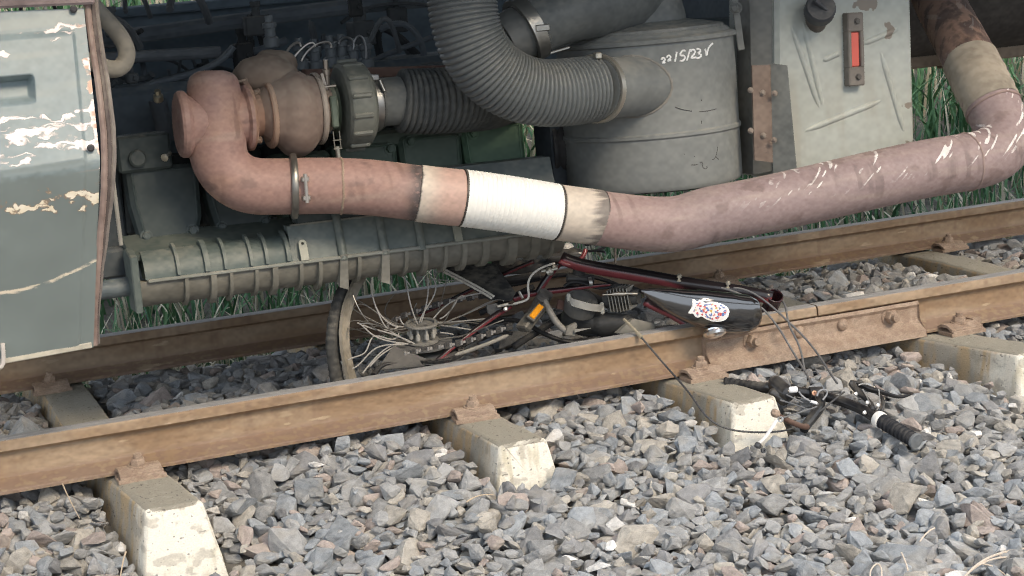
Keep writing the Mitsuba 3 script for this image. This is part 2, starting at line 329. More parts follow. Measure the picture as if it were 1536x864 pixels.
ii, jj = np.meshgrid(np.arange(ny_ - 1), np.arange(nx_ - 1), indexing='ij'); b0 = ii * nx_ + jj
gf = np.vstack([np.stack([b0, b0 + 1, b0 + nx_ + 1], -1).reshape(-1, 3), np.stack([b0, b0 + nx_ + 1, b0 + nx_], -1).reshape(-1, 3)])
k = thing('ground', 'dark trackside soil', 'ground', kind='structure'); labels[k].pop('category')
put(k, trimesh.Trimesh(gv.reshape(-1, 3), gf, process=False), 'soil', smooth=True)

def stone_shape(r):
    n = r.integers(9, 15); p = r.normal(size=(n, 3)); p /= np.linalg.norm(p, axis=1, keepdims=True)
    p *= r.uniform(0.82, 1.08, (n, 1)); p *= A([1.0, r.uniform(0.62, 0.95), r.uniform(0.36, 0.68)])
    h = tm(m3.Manifold.hull_points(p).refine(4)); h.merge_vertices()
    v0 = h.vertices.copy(); trimesh.smoothing.filter_laplacian(h, lamb=0.5, iterations=2)
    h.vertices = 0.55 * v0 + 0.45 * h.vertices
    h.vertices += h.vertex_normals * (0.10 * (meshkit.fbm(h.vertices * 3.2 + r.uniform(0, 90, 3), 3, 2) - 0.5) + 0.035 * (meshkit.noise(h.vertices * 11 + 40, 5) - 0.5))[:, None]
    h.vertices -= (h.vertices.max(0) + h.vertices.min(0)) / 2; h.vertices /= np.ptp(h.vertices[:, 0]); return A(h.vertices), A(h.faces)
SHAPES = [stone_shape(rng) for _ in range(64)]
CELL = 0.006; X0, X1, Y0, Y1 = -2.25, 3.6, -1.95, 2.15
hx, hy = np.meshgrid(np.arange(X0, X1, CELL), np.arange(Y0, Y1, CELL), indexing='ij')
HM = ballast_level(hx, hy) - 0.095
GOAL = ballast_level(hx, hy)
BURIED = ((np.abs(hx + 0.425) < 0.2) | (np.abs(hx - 0.33) < 0.2)) & (hy > 0.12) & (hy < 1.38)
GOAL[BURIED] += 0.042
for sx_, sl_ in zip(SLEEPERS, SLANT):                                             # stones lie against the sleepers, not through them
    w_ = 0.098 + 0.035 * np.clip((-0.165 - GOAL) / 0.2, 0, 1)
    HM[(np.abs(hx - sx_ - sl_ * np.minimum(hy, 0.2)) < w_) & (hy > -0.53) & (hy < 2.06)] = 9.0
HM[BURIED & (HM > 8)] = -0.172
placed = []
def try_stone(d, tries, keep):
    v, f = SHAPES[rng.integers(len(SHAPES))]
    yaw, tx, ty = rng.uniform(0, 6.28), rng.normal(0, 0.32), rng.normal(0, 0.32)
    R = trimesh.transformations.euler_matrix(tx, ty, yaw)[:3, :3]; q = (v * d) @ R.T
    lo, hi = q.min(0), q.max(0); nx, ny = int((hi[0] - lo[0]) / CELL) + 1, int((hi[1] - lo[1]) / CELL) + 1
    bot, top = np.full((nx, ny), 9.0), np.full((nx, ny), -9.0)
    ci = ((q[:, 0] - lo[0]) / CELL).astype(int), ((q[:, 1] - lo[1]) / CELL).astype(int)
    np.minimum.at(bot, ci, q[:, 2]); np.maximum.at(top, ci, q[:, 2])
    on = top > -8
    best = None
    for _ in range(tries):
        for _ in range(40):
            ix, iy = rng.integers(0, HM.shape[0] - nx), rng.integers(0, HM.shape[1] - ny)
            if keep(X0 + ix * CELL, Y0 + iy * CELL): break
        w = HM[ix:ix + nx, iy:iy + ny]; gap = (w - bot)[on]
        if w.max() > 8: continue
        z = np.quantile(gap, 0.80); over = z + hi[2] * 0.55 - GOAL[ix + nx // 2, iy + ny // 2]
        if best is None or over < best[0]: best = (over, z, ix, iy)
    if best is None or best[0] > 0.018: return
    over, z, ix, iy = best; w = HM[ix:ix + nx, iy:iy + ny]; w[on] = np.maximum(w[on], (top + z)[on])
    o = A([X0 + ix * CELL - lo[0], Y0 + iy * CELL - lo[1], z]); placed.append((q + o, f, d, o))
def inside(x, y): return -1.95 < y < 1.64 and y > -0.78 - 0.55 * (x + 1.89) and -2.06 + 0.1 * y < x < 1.70 + 0.753 * (y + 0.245)
for n_, lo_, hi_ in ((1500, 0.076, 0.130), (4300, 0.052, 0.100), (6500, 0.028, 0.056)):
    for _ in range(n_):
        d = float(np.clip(math.exp(rng.normal(math.log((lo_ + hi_) / 2), 0.30)), lo_ * 0.8, hi_ * 1.3))
        try_stone(d, 6, inside)
hbar = A([(0.398,-0.215,-0.162),(0.458,-0.28,-0.174),(0.471,-0.345,-0.166),(0.529,-0.39,-0.179),(0.598,-0.435,-0.195),(0.643,-0.505,-0.211),(0.671,-0.575,-0.228),(0.69,-0.655,-0.252),(0.696,-0.71,-0.263),(0.716,-0.795,-0.291),(0.729,-0.8,-0.298),(0.463,-0.575,-0.252),(0.745,-0.53,-0.185),(0.816,-0.55,-0.214)])
def clear_of_bar(q, o):                                          # the handlebar has pushed these stones aside
    d = np.linalg.norm(hbar[:, None, :2] - q[None, :, :2], axis=2); j = np.unravel_index(np.argmin(d), d.shape)
    near = d.min(1) < 0.022
    return not (near & (hbar[:, 2] - 0.012 < q[:, 2].max())).any()
placed = [s for s in placed if clear_of_bar(s[0], s[3])]
bed = thing('ballast_bed', 'grey crushed stone track ballast', 'ballast', kind='structure'); labels[bed].pop('category')
bx_, by_ = np.meshgrid(np.arange(X0 - 0.4, X1 + 0.6, 0.06), np.arange(-2.6, 2.35, 0.06), indexing='ij')
bz_ = ballast_level(bx_, by_) - 0.10
bn = bx_.shape; ii, jj = np.meshgrid(np.arange(bn[0] - 1), np.arange(bn[1] - 1), indexing='ij'); b0 = ii * bn[1] + jj
bfc = np.vstack([np.stack([b0, b0 + bn[1], b0 + bn[1] + 1], -1).reshape(-1, 3), np.stack([b0, b0 + bn[1] + 1, b0 + 1], -1).reshape(-1, 3)])
put(bed, trimesh.Trimesh(np.stack([bx_, by_, bz_], -1).reshape(-1, 3), bfc, process=False), 'soil', smooth=True)
def stone_uv(n): return np.tile([rng.uniform(), rng.uniform(0.2, 1.0)], (n, 1))
cam_o = A((-2.2,-5.2843,1.146))
def shows(o): return (o[2] > GOAL[int(np.clip((o[0] - X0) / CELL, 0, GOAL.shape[0] - 1)), int(np.clip((o[1] - Y0) / CELL, 0, GOAL.shape[1] - 1))] - 0.03) and o[1] < -0.06 and -1.95 < o[0] < 2.1
order = sorted(range(len(placed)), key=lambda i: -placed[i][2] / np.linalg.norm(placed[i][3] - cam_o) * shows(placed[i][3]))
single, rest = order[:300], order[300:]
for i in single:
    q, f, d, o = placed[i]; part(bed, 'stone', trimesh.Trimesh(q, f, process=False), 'stone', smooth=False, uv=stone_uv(len(q)))
vs, fs, us, n0 = [], [], [], 0
for i in rest:
    q, f, d, o = placed[i]; vs.append(q); fs.append(f + n0); us.append(stone_uv(len(q))); n0 += len(q)
part(bed, 'small_stones', trimesh.Trimesh(np.vstack(vs), np.vstack(fs), process=False), 'stone', smooth=False, uv=np.vstack(us), kind='stuff', label='smaller and half buried ballast stones')

# grass beyond the far rail
def blades(n, xr, yr, hr, wide, dry, lean, seed):
    r = np.random.default_rng(seed); V, F, U = [], [], []; c = 0
    for _ in range(n):
        x, y = r.uniform(*xr), r.uniform(*yr); z = float(ground_z(A(x), A(y))) - 0.02
        h = r.uniform(*hr) * (0.7 + 0.6 * meshkit.noise(A([x * 2.5, y * 2.5, 0.0]), 3)); a = r.uniform(0, 6.28); w = wide * r.uniform(0.6, 1.3); ln = abs(r.normal(0, lean))
        d = A([math.cos(a), math.sin(a), 0]); e = A([-d[1], d[0], 0]); isdry = r.uniform() < dry; t = np.linspace(0, 1, 6)
        ce = A([x, y, z]) + d * (ln * h * t ** 1.8)[:, None] + A([0, 0, 1]) * (h * t * (1 - 0.35 * min(ln, 1.2) * t))[:, None]
        ww = w * (1 - t ** 2) + 0.0006
        V.append(np.vstack([ce - e * ww[:, None], ce + e * ww[:, None]])); k = np.arange(5)
        F.append(np.vstack([np.c_[k, k + 6, k + 7], np.c_[k, k + 7, k + 1]]) + c); c += 12; U.append(np.tile([0.9 if isdry else 0.1, r.uniform()], (12, 1)))
    return trimesh.Trimesh(np.vstack(V), np.vstack(F), process=False), np.vstack(U)
g1 = blades(5200, (-2.2, 5.0), (2.02, 3.4), (0.10, 0.42), 0.008, 0.30, 0.6, 11); g2 = blades(6500, (-2.0, 8.0), (3.2, 6.5), (0.35, 0.85), 0.011, 0.28, 0.6, 12)
g3 = blades(2600, (-1.9, 4.5), (1.92, 2.4), (0.08, 0.34), 0.0055, 0.80, 0.8, 13)
allg = [g1, g2, g3]; kk = np.cumsum([0] + [len(g[0].vertices) for g in allg])
k = thing('grass', 'green grass and dry straw growing beyond the far rail', 'grass', kind='stuff')
put(k, trimesh.Trimesh(np.vstack([g[0].vertices for g in allg]), np.vstack([g[0].faces + o for g, o in zip(allg, kk)]), process=False), 'grass', smooth=False, uv=np.vstack([g[1] for g in allg]))

# ------------------------------------------------------------------ rails, joint, sleepers, clips
PROF = [(-0.022, 0), (0.022, 0), (0.031, -0.003), (0.035, -0.010), (0.0355, -0.033), (0.033, -0.036), (0.013, -0.044), (0.0088, -0.058), (0.0085, -0.100), (0.013, -0.116), (0.036, -0.130), (0.064, -0.141), (0.066, -0.144), (0.066, -0.152),
        (-0.066, -0.152), (-0.066, -0.144), (-0.064, -0.141), (-0.036, -0.130), (-0.013, -0.116), (-0.0085, -0.100), (-0.0088, -0.058), (-0.013, -0.044), (-0.033, -0.036), (-0.0355, -0.033), (-0.035, -0.010), (-0.031, -0.003)]
def rail_mesh(x0, x1, y, seed):
    n = int((x1 - x0) / 0.08) + 2; X = np.linspace(x0, x1, n); pr = A(PROF)
    rings = np.zeros((n, len(pr), 3)); rings[:, :, 0] = X[:, None]; rings[:, :, 1] = y + pr[None, :, 0]; rings[:, :, 2] = pr[None, :, 1]
    rings[:, :, 2] += 0.0006 * (meshkit.fbm(rings * [3, 1, 1] + seed, 2, seed) - 0.5) * 2
    return loft(rings)
JX = (0.851,-0.036,-0.049)[0]
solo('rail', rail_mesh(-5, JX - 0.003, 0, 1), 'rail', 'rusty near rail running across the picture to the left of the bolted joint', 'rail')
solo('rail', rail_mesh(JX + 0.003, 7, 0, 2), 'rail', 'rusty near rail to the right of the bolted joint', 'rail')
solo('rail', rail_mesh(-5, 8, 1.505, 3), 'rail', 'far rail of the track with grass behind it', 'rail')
fp = thing('fishplate', 'rusty bolted joint plate against the web of the near rail', 'fishplate')
FP = [(-0.0100, -0.047), (-0.024, -0.0425), (-0.034, -0.0405), (-0.039, -0.052), (-0.030, -0.064), (-0.029, -0.098), (-0.036, -0.113), (-0.060, -0.130), (-0.0725, -0.1375), (-0.078, -0.160), (-0.0705, -0.163), (-0.067, -0.141), (-0.040, -0.128), (-0.0145, -0.114), (-0.0100, -0.100)]
fx0, fx1 = (0.421,-0.07,-0.092)[0], (1.251,-0.05,-0.083)[0]
n_ = 40; X = np.linspace(fx0, fx1, n_); rings = np.zeros((n_, len(FP), 3)); rings[:, :, 0] = X[:, None]; rings[:, :, 1:] = A(FP)[None]
rings[:, :, 2] += 0.0012 * (meshkit.fbm(rings * 20, 2, 3) - 0.5) * 2
part(fp, 'plate', loft(rings), 'rust')
for px in ((0.597,-0.04,-0.095), (1.136,-0.04,-0.091)):
    part(fp, 'nut', cat([bolt((px[0], -0.028, -0.080), (0, -1, 0), 0.024, 0.030, 0.6)]), 'rust')
for px in ((0.778,-0.04,-0.09), (0.947,-0.04,-0.088)):
    part(fp, 'bolt_head', lathe([(0.021, 0), (0.021, 0.004), (0.018, 0.012), (0.011, 0.017), (0, 0.019)], (px[0], -0.028, -0.080), (0, -1, 0), 24), 'rust')

def sleeper_mesh(x, seed):
    E0 = ENDS[seed]; Y = np.r_[E0, E0 + 0.003, E0 + 0.012, np.linspace(E0 + 0.025, 2.0, 70), 2.012, 2.02]; rings = []
    for y in Y:
        e = max(E0 + 0.012 - y, y - 2.008, 0) / 0.012                       # rounded arris at the two ends
        tw, bw, zt = (0.082 if seed in (0, 3) else 0.077) - 0.010 * e, 0.120, -0.162 - 0.010 * e
        mid = max(0, 1 - abs(y - 0.75) / 0.45); zt -= 0.02 * mid
        top = [(-tw, zt - 0.012), (-tw + 0.005, zt - 0.004), (-tw + 0.014, zt)] + [(t, zt) for t in np.linspace(-0.055, 0.055, 6)] + [(tw - 0.014, zt), (tw - 0.005, zt - 0.004), (tw, zt - 0.012)]
        sr = [(tw + (bw - tw) * t, zt - 0.012 - 0.22 * t) for t in np.linspace(0.12, 1, 9)]; sl = [(-a, b) for a, b in sr[::-1]]
        rings.append([(x + a, y - (0.030 * (zt - b) / 0.2 if y < -0.4 else 0) + (0.030 * (zt - b) / 0.2 if y > 1.95 else 0), b) for a, b in sl + top + sr])
    m = loft(rings); m.vertices += m.vertex_normals * (0.009 * (meshkit.fbm(m.vertices * 16 + seed, 3, seed) - 0.5) + 0.0036 * (meshkit.noise(m.vertices * 60 + seed, 3) - 0.5))[:, None]
    m.vertices += A([1, 0, 0]) * (SLANT[seed] * np.minimum(m.vertices[:, 1:2], 0.2)); return m
for i, (sx_, lb) in enumerate(zip(SLEEPERS, ('concrete sleeper with a whitened end at the lower left', 'concrete sleeper with a whitened end, second from the left', 'concrete sleeper with the brake cable lying over its whitened end', 'concrete sleeper with a whitened end near the right edge, behind the handlebar grip', 'concrete sleeper seen only between the two rails at the far right'))):
    solo('sleeper', sleeper_mesh(sx_, i), 'concrete', lb, 'sleeper', smooth=40)

def clip(x, y, s, label, tilt=0.0, bent=False):
    """s = -1: on the side towards the photographer of its rail."""
    t = thing('rail_clip', label, 'rail clip', 'rail clips'); c, sn = math.cos(tilt), math.sin(tilt); R = A([[c, -sn, 0], [sn, c, 0], [0, 0, 1]])
    o = A([x, y, -0.150]); yy = lambda a: o + R @ A([a[0], s * a[1], a[2]])
    pad = [(-0.066, 0.0), (0.066, 0.0), (0.070, 0.085), (-0.070, 0.085)]
    part(t, 'base_plate', hull([yy((a, b, z)) for a, b in pad for z in (-0.012, 0.0)]), 'rust')
    cl = [(0.004, 0.014, 0.020), (0.012, 0.026, 0.032), (0.040, 0.024, 0.030), (0.075, 0.012, 0.018)]
    part(t, 'clamp', cat([hull([yy((sx * 0.062, b, z)) for sx in (-1, 1) for b, z in ((q0[0], q0[1]), (q0[0], q0[1] - 0.010), (q1[0], q1[1]), (q1[0], q1[1] - 0.010))]) for q0, q1 in zip([(-0.012, 0.012), (0.010, 0.024), (0.045, 0.024)], [(0.010, 0.024), (0.045, 0.024), (0.072, 0.010)])]), 'rust')
    for q in ((0.074, 0.008), (0.082, 0.000)):
        part(t, 'lip', bar(yy((-0.064, q[0], q[1])), yy((0.064, q[0], q[1])), 0.007, 0.013, 0.002), 'rust')
    part(t, 'bolt', bolt(yy((0, 0.028, 0.022)), (0.04, s * 0.12, 1), 0.022, 0.024, 0.55), 'rust')
    if bent: part(t, 'spacer', hull([yy((a, b, z)) for a, b in ((0.055, 0.035), (0.098, 0.02), (0.055, -0.005), (0.10, -0.008)) for z in (-0.005, 0.028)]), 'rust')
    return t
clip((-1.474,-0.1,-0.141)[0], -0.066, -1, 'rusty bolted clip on the sleeper at the lower left', 0.03)
clip((-0.425,-0.1,-0.136)[0], -0.066, -1, 'rusty bolted clip on the second sleeper from the left', -0.10)
clip((0.368,-0.1,-0.159)[0], -0.066, -1, 'rusty bolted clip on the sleeper left of the rail joint plate', 0.04)
clip((1.371,-0.1,-0.153)[0], -0.066, -1, 'rusty bolted clip with a bent spacer, right of the rail joint plate', 0.02, True)
clip((-1.541,1.4,-0.129)[0], 1.439, -1, 'dark clip at the far rail on the leftmost sleeper', 0)
clip((1.23,1.4,-0.113)[0], 1.439, -1, 'dark clip at the far rail behind the black fuel tank', 0)
clip((2.37,1.4,-0.141)[0], 1.439, -1, 'dark clip at the far rail near the right edge', 0.05)

# ------------------------------------------------------------------ the railcar: underframe, side panel, engine bay
car = thing('railcar', 'grey green railcar, its open engine bay showing engine, hoses and brown exhaust pipe', 'railcar')
DARK = (0.15, 0.20, 0.245)  # lifted and bluish: the haze over the bay is put into this colour
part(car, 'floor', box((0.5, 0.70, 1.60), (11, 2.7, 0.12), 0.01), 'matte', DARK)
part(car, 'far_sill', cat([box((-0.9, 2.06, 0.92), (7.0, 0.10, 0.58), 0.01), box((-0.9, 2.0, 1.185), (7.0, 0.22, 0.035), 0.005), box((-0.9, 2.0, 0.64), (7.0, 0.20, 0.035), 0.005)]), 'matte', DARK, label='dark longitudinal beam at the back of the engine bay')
part(car, 'cross_beam', box((-1.62, 1.0, 0.9), (0.06, 2.0, 0.5), 0.005), 'matte', (0.11, 0.135, 0.16))
part(car, 'cross_beam', box((1.32, 1.45, 1.2), (0.06, 1.1, 0.5), 0.005), 'matte', (0.11, 0.135, 0.16))

# side panel: leans out to a crease and back in below it
def sheet(grid, th, back):
    g = A(grid, float); n, m = g.shape[:2]; b = A(back, float) * th
    v = np.vstack([g.reshape(-1, 3), g.reshape(-1, 3) + b]); ii, jj = np.meshgrid(np.arange(n - 1), np.arange(m - 1), indexing='ij'); q = ii * m + jj
    f1 = np.vstack([np.stack([q, q + 1, q + m + 1], -1).reshape(-1, 3), np.stack([q, q + m + 1, q + m], -1).reshape(-1, 3)]); N = n * m
    edge = np.r_[np.arange(m), np.arange(1, n) * m + m - 1, (n - 1) * m + np.arange(m - 2, -1, -1), np.arange(n - 2, 0, -1) * m]; e2 = np.roll(edge, -1)
    f = np.vstack([f1, f1[:, ::-1] + N, np.c_[edge, edge + N, e2], np.c_[e2, edge + N, e2 + N]])
    t = trimesh.Trimesh(v, f, process=False); 
    if t.volume < 0: t.invert()
    return t
TOPR, CRER, BOTR = A((-1.493,-0.3,1.195)), A((-1.52,-0.44,0.795)), A((-1.586,-0.33,0.28))
TOPL, CREL, BOTL = A((-1.813,-0.3,1.209)), A((-1.881,-0.44,0.781)), A((-1.833,-0.33,0.274))
BOTL = BOTR + (BOTL - BOTR) * 1.45
inset = 0.040
def panel_grid(n=150, m=130):
    out = []
    for v in np.linspace(0, 1, n):
        row = []
        for u in np.linspace(0, 1, m):
            if v < 0.46: t = v / 0.46; a, b = TOPL + (CREL - TOPL) * t, TOPR + (CRER - TOPR) * t
            else: t = (v - 0.46) / 0.54; a, b = CREL + (BOTL - CREL) * t, CRER + (BOTR - CRER) * t
            p = a + (b - a) * u
            dist = (1 - u) * 0.34; dz = abs(p[2] - TOPR[2])
            raise_ = np.clip((dist - 0.032) / 0.008, 0, 1) * np.clip((dz - 0.055) / 0.010, 0, 1)        # pressed field inside a border
            p = p + A([0, -1, 0]) * 0.010 * raise_ * (1 if v < 0.452 else 0.5)
            hp = np.clip((dist - 0.150) / 0.012, 0, 1) * np.clip((p[2] - 0.965) / 0.008, 0, 1) * np.clip((1.030 - p[2]) / 0.008, 0, 1)
            p = p + A([0, 1, 0]) * 0.050 * hp                                                              # recessed grip
            p = p + A([0, -1, 0]) * 0.006 * (meshkit.fbm(p * 7, 2, 3) - 0.5)
            row.append(p)
        out.append(row)
    return out
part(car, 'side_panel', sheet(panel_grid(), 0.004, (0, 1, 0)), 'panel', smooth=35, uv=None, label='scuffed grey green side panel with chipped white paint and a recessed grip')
fl = []
for k, (o, w) in enumerate(((0.012, 0.009), (0.026, 0.008), (0.038, 0.010))):
    pts = spline([TOPR + A([o, 0.01 + 0.012 * k, 0.03]), (TOPR + CRER) / 2 + A([o + 0.004, 0.004 + 0.012 * k, 0]), CRER + A([o, 0.006 + 0.012 * k, 0]), (CRER + BOTR) / 2 + A([o * 0.55, 0.008 + 0.012 * k, 0]), BOTR + A([o * 0.35, 0.006 + 0.012 * k, 0.004])], 40)
    pts = pts + A([1, 0, 0]) * (0.006 * (meshkit.fbm(pts * [1, 1, 16], 2, 8 + k) - 0.5))[:, None]
    part(car, 'panel_flange', tube(pts, w, 8), 'matte', ((0.26, 0.19, 0.165), (0.10, 0.08, 0.075), (0.19, 0.165, 0.15))[k], 0.9, label='rusty folded edge strip beside the side panel' if k == 0 else None)
part(car, 'panel_rail', bar(TOPL + A([0, -0.006, 0.035]), TOPR + A([0.03, -0.006, 0.035]), 0.03, 0.055, 0.006), 'matte', (0.25, 0.20, 0.20), 0.9)
part(car, 'panel_trim', bar(BOTL + A([0, -0.004, 0.006]), BOTR + A([-0.004, -0.004, 0.008]), 0.010, 0.016, 0.002), 'matte', (0.42, 0.39, 0.32), 0.9)
for q in ((-1.522,-0.31,1.194), (-1.54,-0.435,0.829)):
    part(car, 'screw', lathe([(0.010, 0), (0.010, 0.004), (0.006, 0.007), (0, 0.007)], q, (0, -1, 0), 14), 'satin', (0.04, 0.04, 0.045))
part(car, 'latch_rod', tube(spline([(-1.824,-0.36,0.333),(-1.827,-0.36,0.297),(-1.834,-0.36,0.272),(-1.85,-0.36,0.271)], 16), 0.006, 8), 'satin', (0.5, 0.46, 0.42))
part(car, 'drain_hose', tube(spline([(-1.458,-0.05,1.276),(-1.416,-0.06,1.179),(-1.374,-0.08,1.115),(-1.363,-0.1,1.052),(-1.395,-0.11,1.021),(-1.443,-0.12,1.035),(-1.497,-0.13,1.055)], 60), 0.0245, 18), 'matte', (0.20, 0.19, 0.165), 0.7, label='grey rubber hose looping behind the side panel')
part(car, 'strut', tube([(-1.408,0.15,0.757),(-1.407,0.15,0.648),(-1.407,0.15,0.491)], 0.0065, 8), 'satin', (0.30, 0.29, 0.26), label='thin grey rod between side panel and engine')

# engine: block, six cylinder heads with covers, ribbed intake manifold
eng = key('engine', car)
part(eng, 'crankcase', cat([box((-0.62, 1.20, 0.62), (1.50, 0.55, 0.62), 0.03), box((-0.62, 0.98, 0.42), (1.46, 0.30, 0.30), 0.02)]), 'matte', (0.12, 0.15, 0.175))
labels[eng + '__crankcase'] = {'label': 'dark oily engine block at the back of the bay'}
def cover(px, Y, mt_col, bolts, oil, w=0.104, top=0.0):
    """A cylinder head with its rounded cover; px: the lower left and lower right corners and the height."""
    (a, b, h) = px; a, b = A(a), A(b); ex = unit(b - a); W = np.linalg.norm(b - a); ez = A([0.05, 0.10, 1.0]); ez = unit(ez - ex * (ez @ ex))
    from shapely.geometry import Polygon
    g = Polygon([(0.10 * W, 0.0), (0.90 * W, 0.0), (1.0 * W, h * 0.3), (1.0 * W, h), (-0.06 * W, h), (-0.02 * W, h * 0.5)]).buffer(-0.022).buffer(0.022, quad_segs=5)
    g2 = g.buffer(-0.012, quad_segs=5)
    ey = np.cross(ex, ez); out = A(g.exterior.coords)[:-1]; inn = A(g2.exterior.coords)[:-1]
    P = lambda q, d: a + q[:, :1] * ex + q[:, 1:] * ez + ey * d
    s = 1 if ey[1] > 0 else -1
    k = part(eng, 'cylinder_cover', hull(np.vstack([P(out, s * 0.09), P(out, s * 0.012), P(inn, 0)])), 'satin', mt_col, oil, smooth=25)
    rim = P(A(g.buffer(-0.016, quad_segs=5).exterior.coords), -s * 0.001)
    k2 = part(eng, 'cover_ridge', tube(np.vstack([rim, rim[:2]]), 0.004, 6, cap=False), 'satin', A(mt_col) * 1.15, oil)
    for (bx, bz) in bolts:
        part(eng, 'bolt', bolt(a + ex * bx * W + ez * bz * h, -ey * s, 0.015, 0.016, 0.2), 'satin', A(mt_col) * 1.3, 0.8)
    hb = P(out, s * 0.10); c = hb.mean(0)
    part(eng, 'cylinder_head', box(c + ey * s * 0.09 + A([0, 0.0, 0.03]), (W * 1.02, 0.18, h * 1.05), 0.01, np.c_[ex, ey, ez]), 'matte', (0.038, 0.044, 0.044), 0.4)
GD, GM, GL = (0.050, 0.068, 0.070), (0.060, 0.092, 0.070), (0.070, 0.130, 0.082)
LB = [(0.16, 0.09), (0.84, 0.12)]
cover(((-1.315,0.46,0.452), (-1.097,0.46,0.44), 0.245), 0.46, GD, LB, 0.3)
cover(((-1.066,0.48,0.447), (-0.854,0.48,0.437), 0.235), 0.48, GD, LB, 0.3)
cover(((-0.834,0.5,0.446), (-0.641,0.5,0.439), 0.235), 0.50, GM, [], 0.4)
cover(((-0.623,0.5,0.454), (-0.409,0.5,0.445), 0.235), 0.50, GM, [(0.88, 0.88)], 0.4)
cover(((-0.391,0.5,0.459), (-0.177,0.5,0.45), 0.235), 0.50, GM, [(0.14, 0.90)], 0.4)
cover(((-0.161,0.5,0.465), (0.055,0.5,0.459), 0.240), 0.50, GL, [(0.14, 0.86)], 0.4)
part(eng, 'rocker_box', cat([box((-1.253,0.52,0.736), (0.17, 0.12, 0.115), 0.008), lathe([(0.028, 0), (0.028, 0.012), (0.022, 0.016), (0, 0.016)], (-1.279,0.455,0.721), (0, -1, 0.1), 24)]), 'satin', GD, 0.7, label='dark rocker box with a round boss')
part(eng, 'rocker_box', cat([box((-0.265,0.6,0.683), (0.62, 0.14, 0.06), 0.012, np.linalg.qr(A([[1, 0, 0], [0, 1, 0], [0.0, 0, 1.0]]))[0])]), 'satin', GM, 0.8)
part(eng, 'end_plate', prism([(-0.075, -0.16), (0.075, -0.16), (0.085, 0.10), (0.03, 0.17), (-0.07, 0.15)], (0.17,0.62,0.598), (0, 1, 0), (0, 0, 1), 0.05), 'matte', (0.07, 0.085, 0.10), 0.5)
part(eng, 'pulley', lathe([(0.0, 0.0), (0.05, 0.0), (0.075, 0.01), (0.10, 0.01), (0.10, 0.02), (0.092, 0.03), (0.10, 0.04), (0.10, 0.05), (0.05, 0.055), (0, 0.055)], (0.186,0.62,0.58), (1, -0.25, 0), 36), 'matte', (0.05, 0.05, 0.052), 0.5)
part(eng, 'valley_beam', bar((-0.671,0.62,0.924), (-0.043,0.62,0.88), 0.05, 0.035, 0.004), 'matte', (0.17, 0.105, 0.085), 0.5, label='rusty beam along the top of the engine')
# manifold
man = 'intake_manifold'
M0, M1 = A((-1.356,0.36,0.353)), A((0.088,0.36,0.332)); ax = unit(M1 - M0); Lm = np.linalg.norm(M1 - M0); fy = unit(A([0, -1, 0.0]) + ax * ax[1]); uz = np.cross(fy, ax) if np.cross(fy, ax)[2] > 0 else np.cross(ax, fy)
MC, MC2 = (0.14, 0.16, 0.145), (0.165, 0.16, 0.138)
Rm = 0.088
def half(a0, a1, r, x0, x1, n=16, nx=2, flat=0.0):
    rings = []
    for x in np.linspace(x0, x1, nx):
        th = np.linspace(a0, a1, n); ring = [M0 + ax * x + r * (math.cos(t) * fy * 0.85 + math.sin(t) * uz) for t in th]
        rings.append(ring + [ring[-1] - fy * 0.06, ring[0] - fy * 0.06])
    return loft(rings)
low = half(-0.02, -math.pi * 0.62, Rm * 1.0, 0.012, Lm, 18, 60); low = rough(low, 0.0038, 18, 2)
part(eng, man, low, 'satin', MC2, 0.8, label='long ribbed manifold casting, tan below and grey green above')
up0 = rough(half(0.04, math.pi * 0.55, Rm * 0.98, 0.030, 0.50, 18, 30), 0.0018, 22, 3)
part(eng, 'manifold_upper', up0, 'satin', (0.10, 0.128, 0.122), 0.6)
deck = hull([M0 + ax * x + fy * y_ + uz * z_ for x, y_, z_ in ((0.0, 0.02, 0.078), (0.55, 0.02, 0.078), (0.0, -0.13, 0.125), (0.55, -0.13, 0.125), (0.0, -0.13, 0.05), (0.55, -0.13, 0.05), (0.0, 0.02, 0.06), (0.55, 0.02, 0.06))])
part(eng, 'manifold_deck', rough(deck, 0.003, 18, 4, 3), 'satin', (0.080, 0.102, 0.094), 0.2)
plate = hull([M0 + ax * x + fy * y_ + uz * z_ for x in (0.50, Lm) for y_, z_ in ((0.070, 0.004), (0.02, 0.004), (0.035, 0.115), (-0.01, 0.115))])
part(eng, 'manifold_plate', rough(plate, 0.002, 14, 5, 3), 'satin', (0.125, 0.15, 0.142), 0.6)
plate2 = hull([M0 + ax * x + fy * y_ + uz * z_ for x in (0.54, Lm) for y_, z_ in ((0.026, 0.117), (-0.05, 0.117), (-0.02, 0.24), (-0.10, 0.24))])
part(eng, 'manifold_plate', rough(plate2, 0.002, 14, 6, 3), 'satin', (0.085, 0.102, 0.10), 0.6)
part(eng, 'manifold_ledge', bar(M0 + ax * 0.51 + fy * 0.036 + uz * 0.117, M0 + ax * Lm + fy * 0.036 + uz * 0.117, 0.008, 0.006, 0.002), 'satin', (0.20, 0.20, 0.17), 0.8)
part(eng, 'manifold_flange', rough(bar(M0 + ax * 0.035 + fy * 0.074, M0 + ax * Lm + fy * 0.074, 0.030, 0.011, 0.003), 0.0015, 30, 3, 2), 'satin', (0.23, 0.24, 0.215), 0.7)
part(eng, 'manifold_end', prism([(-0.095, -0.02), (-0.095, 0.085), (0.08, 0.085), (0.10, 0.0), (0.09, -0.06)], M0 + ax * -0.012 - fy * 0.0, uz, fy, 0.024, 0.004), 'satin', (0.10, 0.125, 0.118), 0.6)
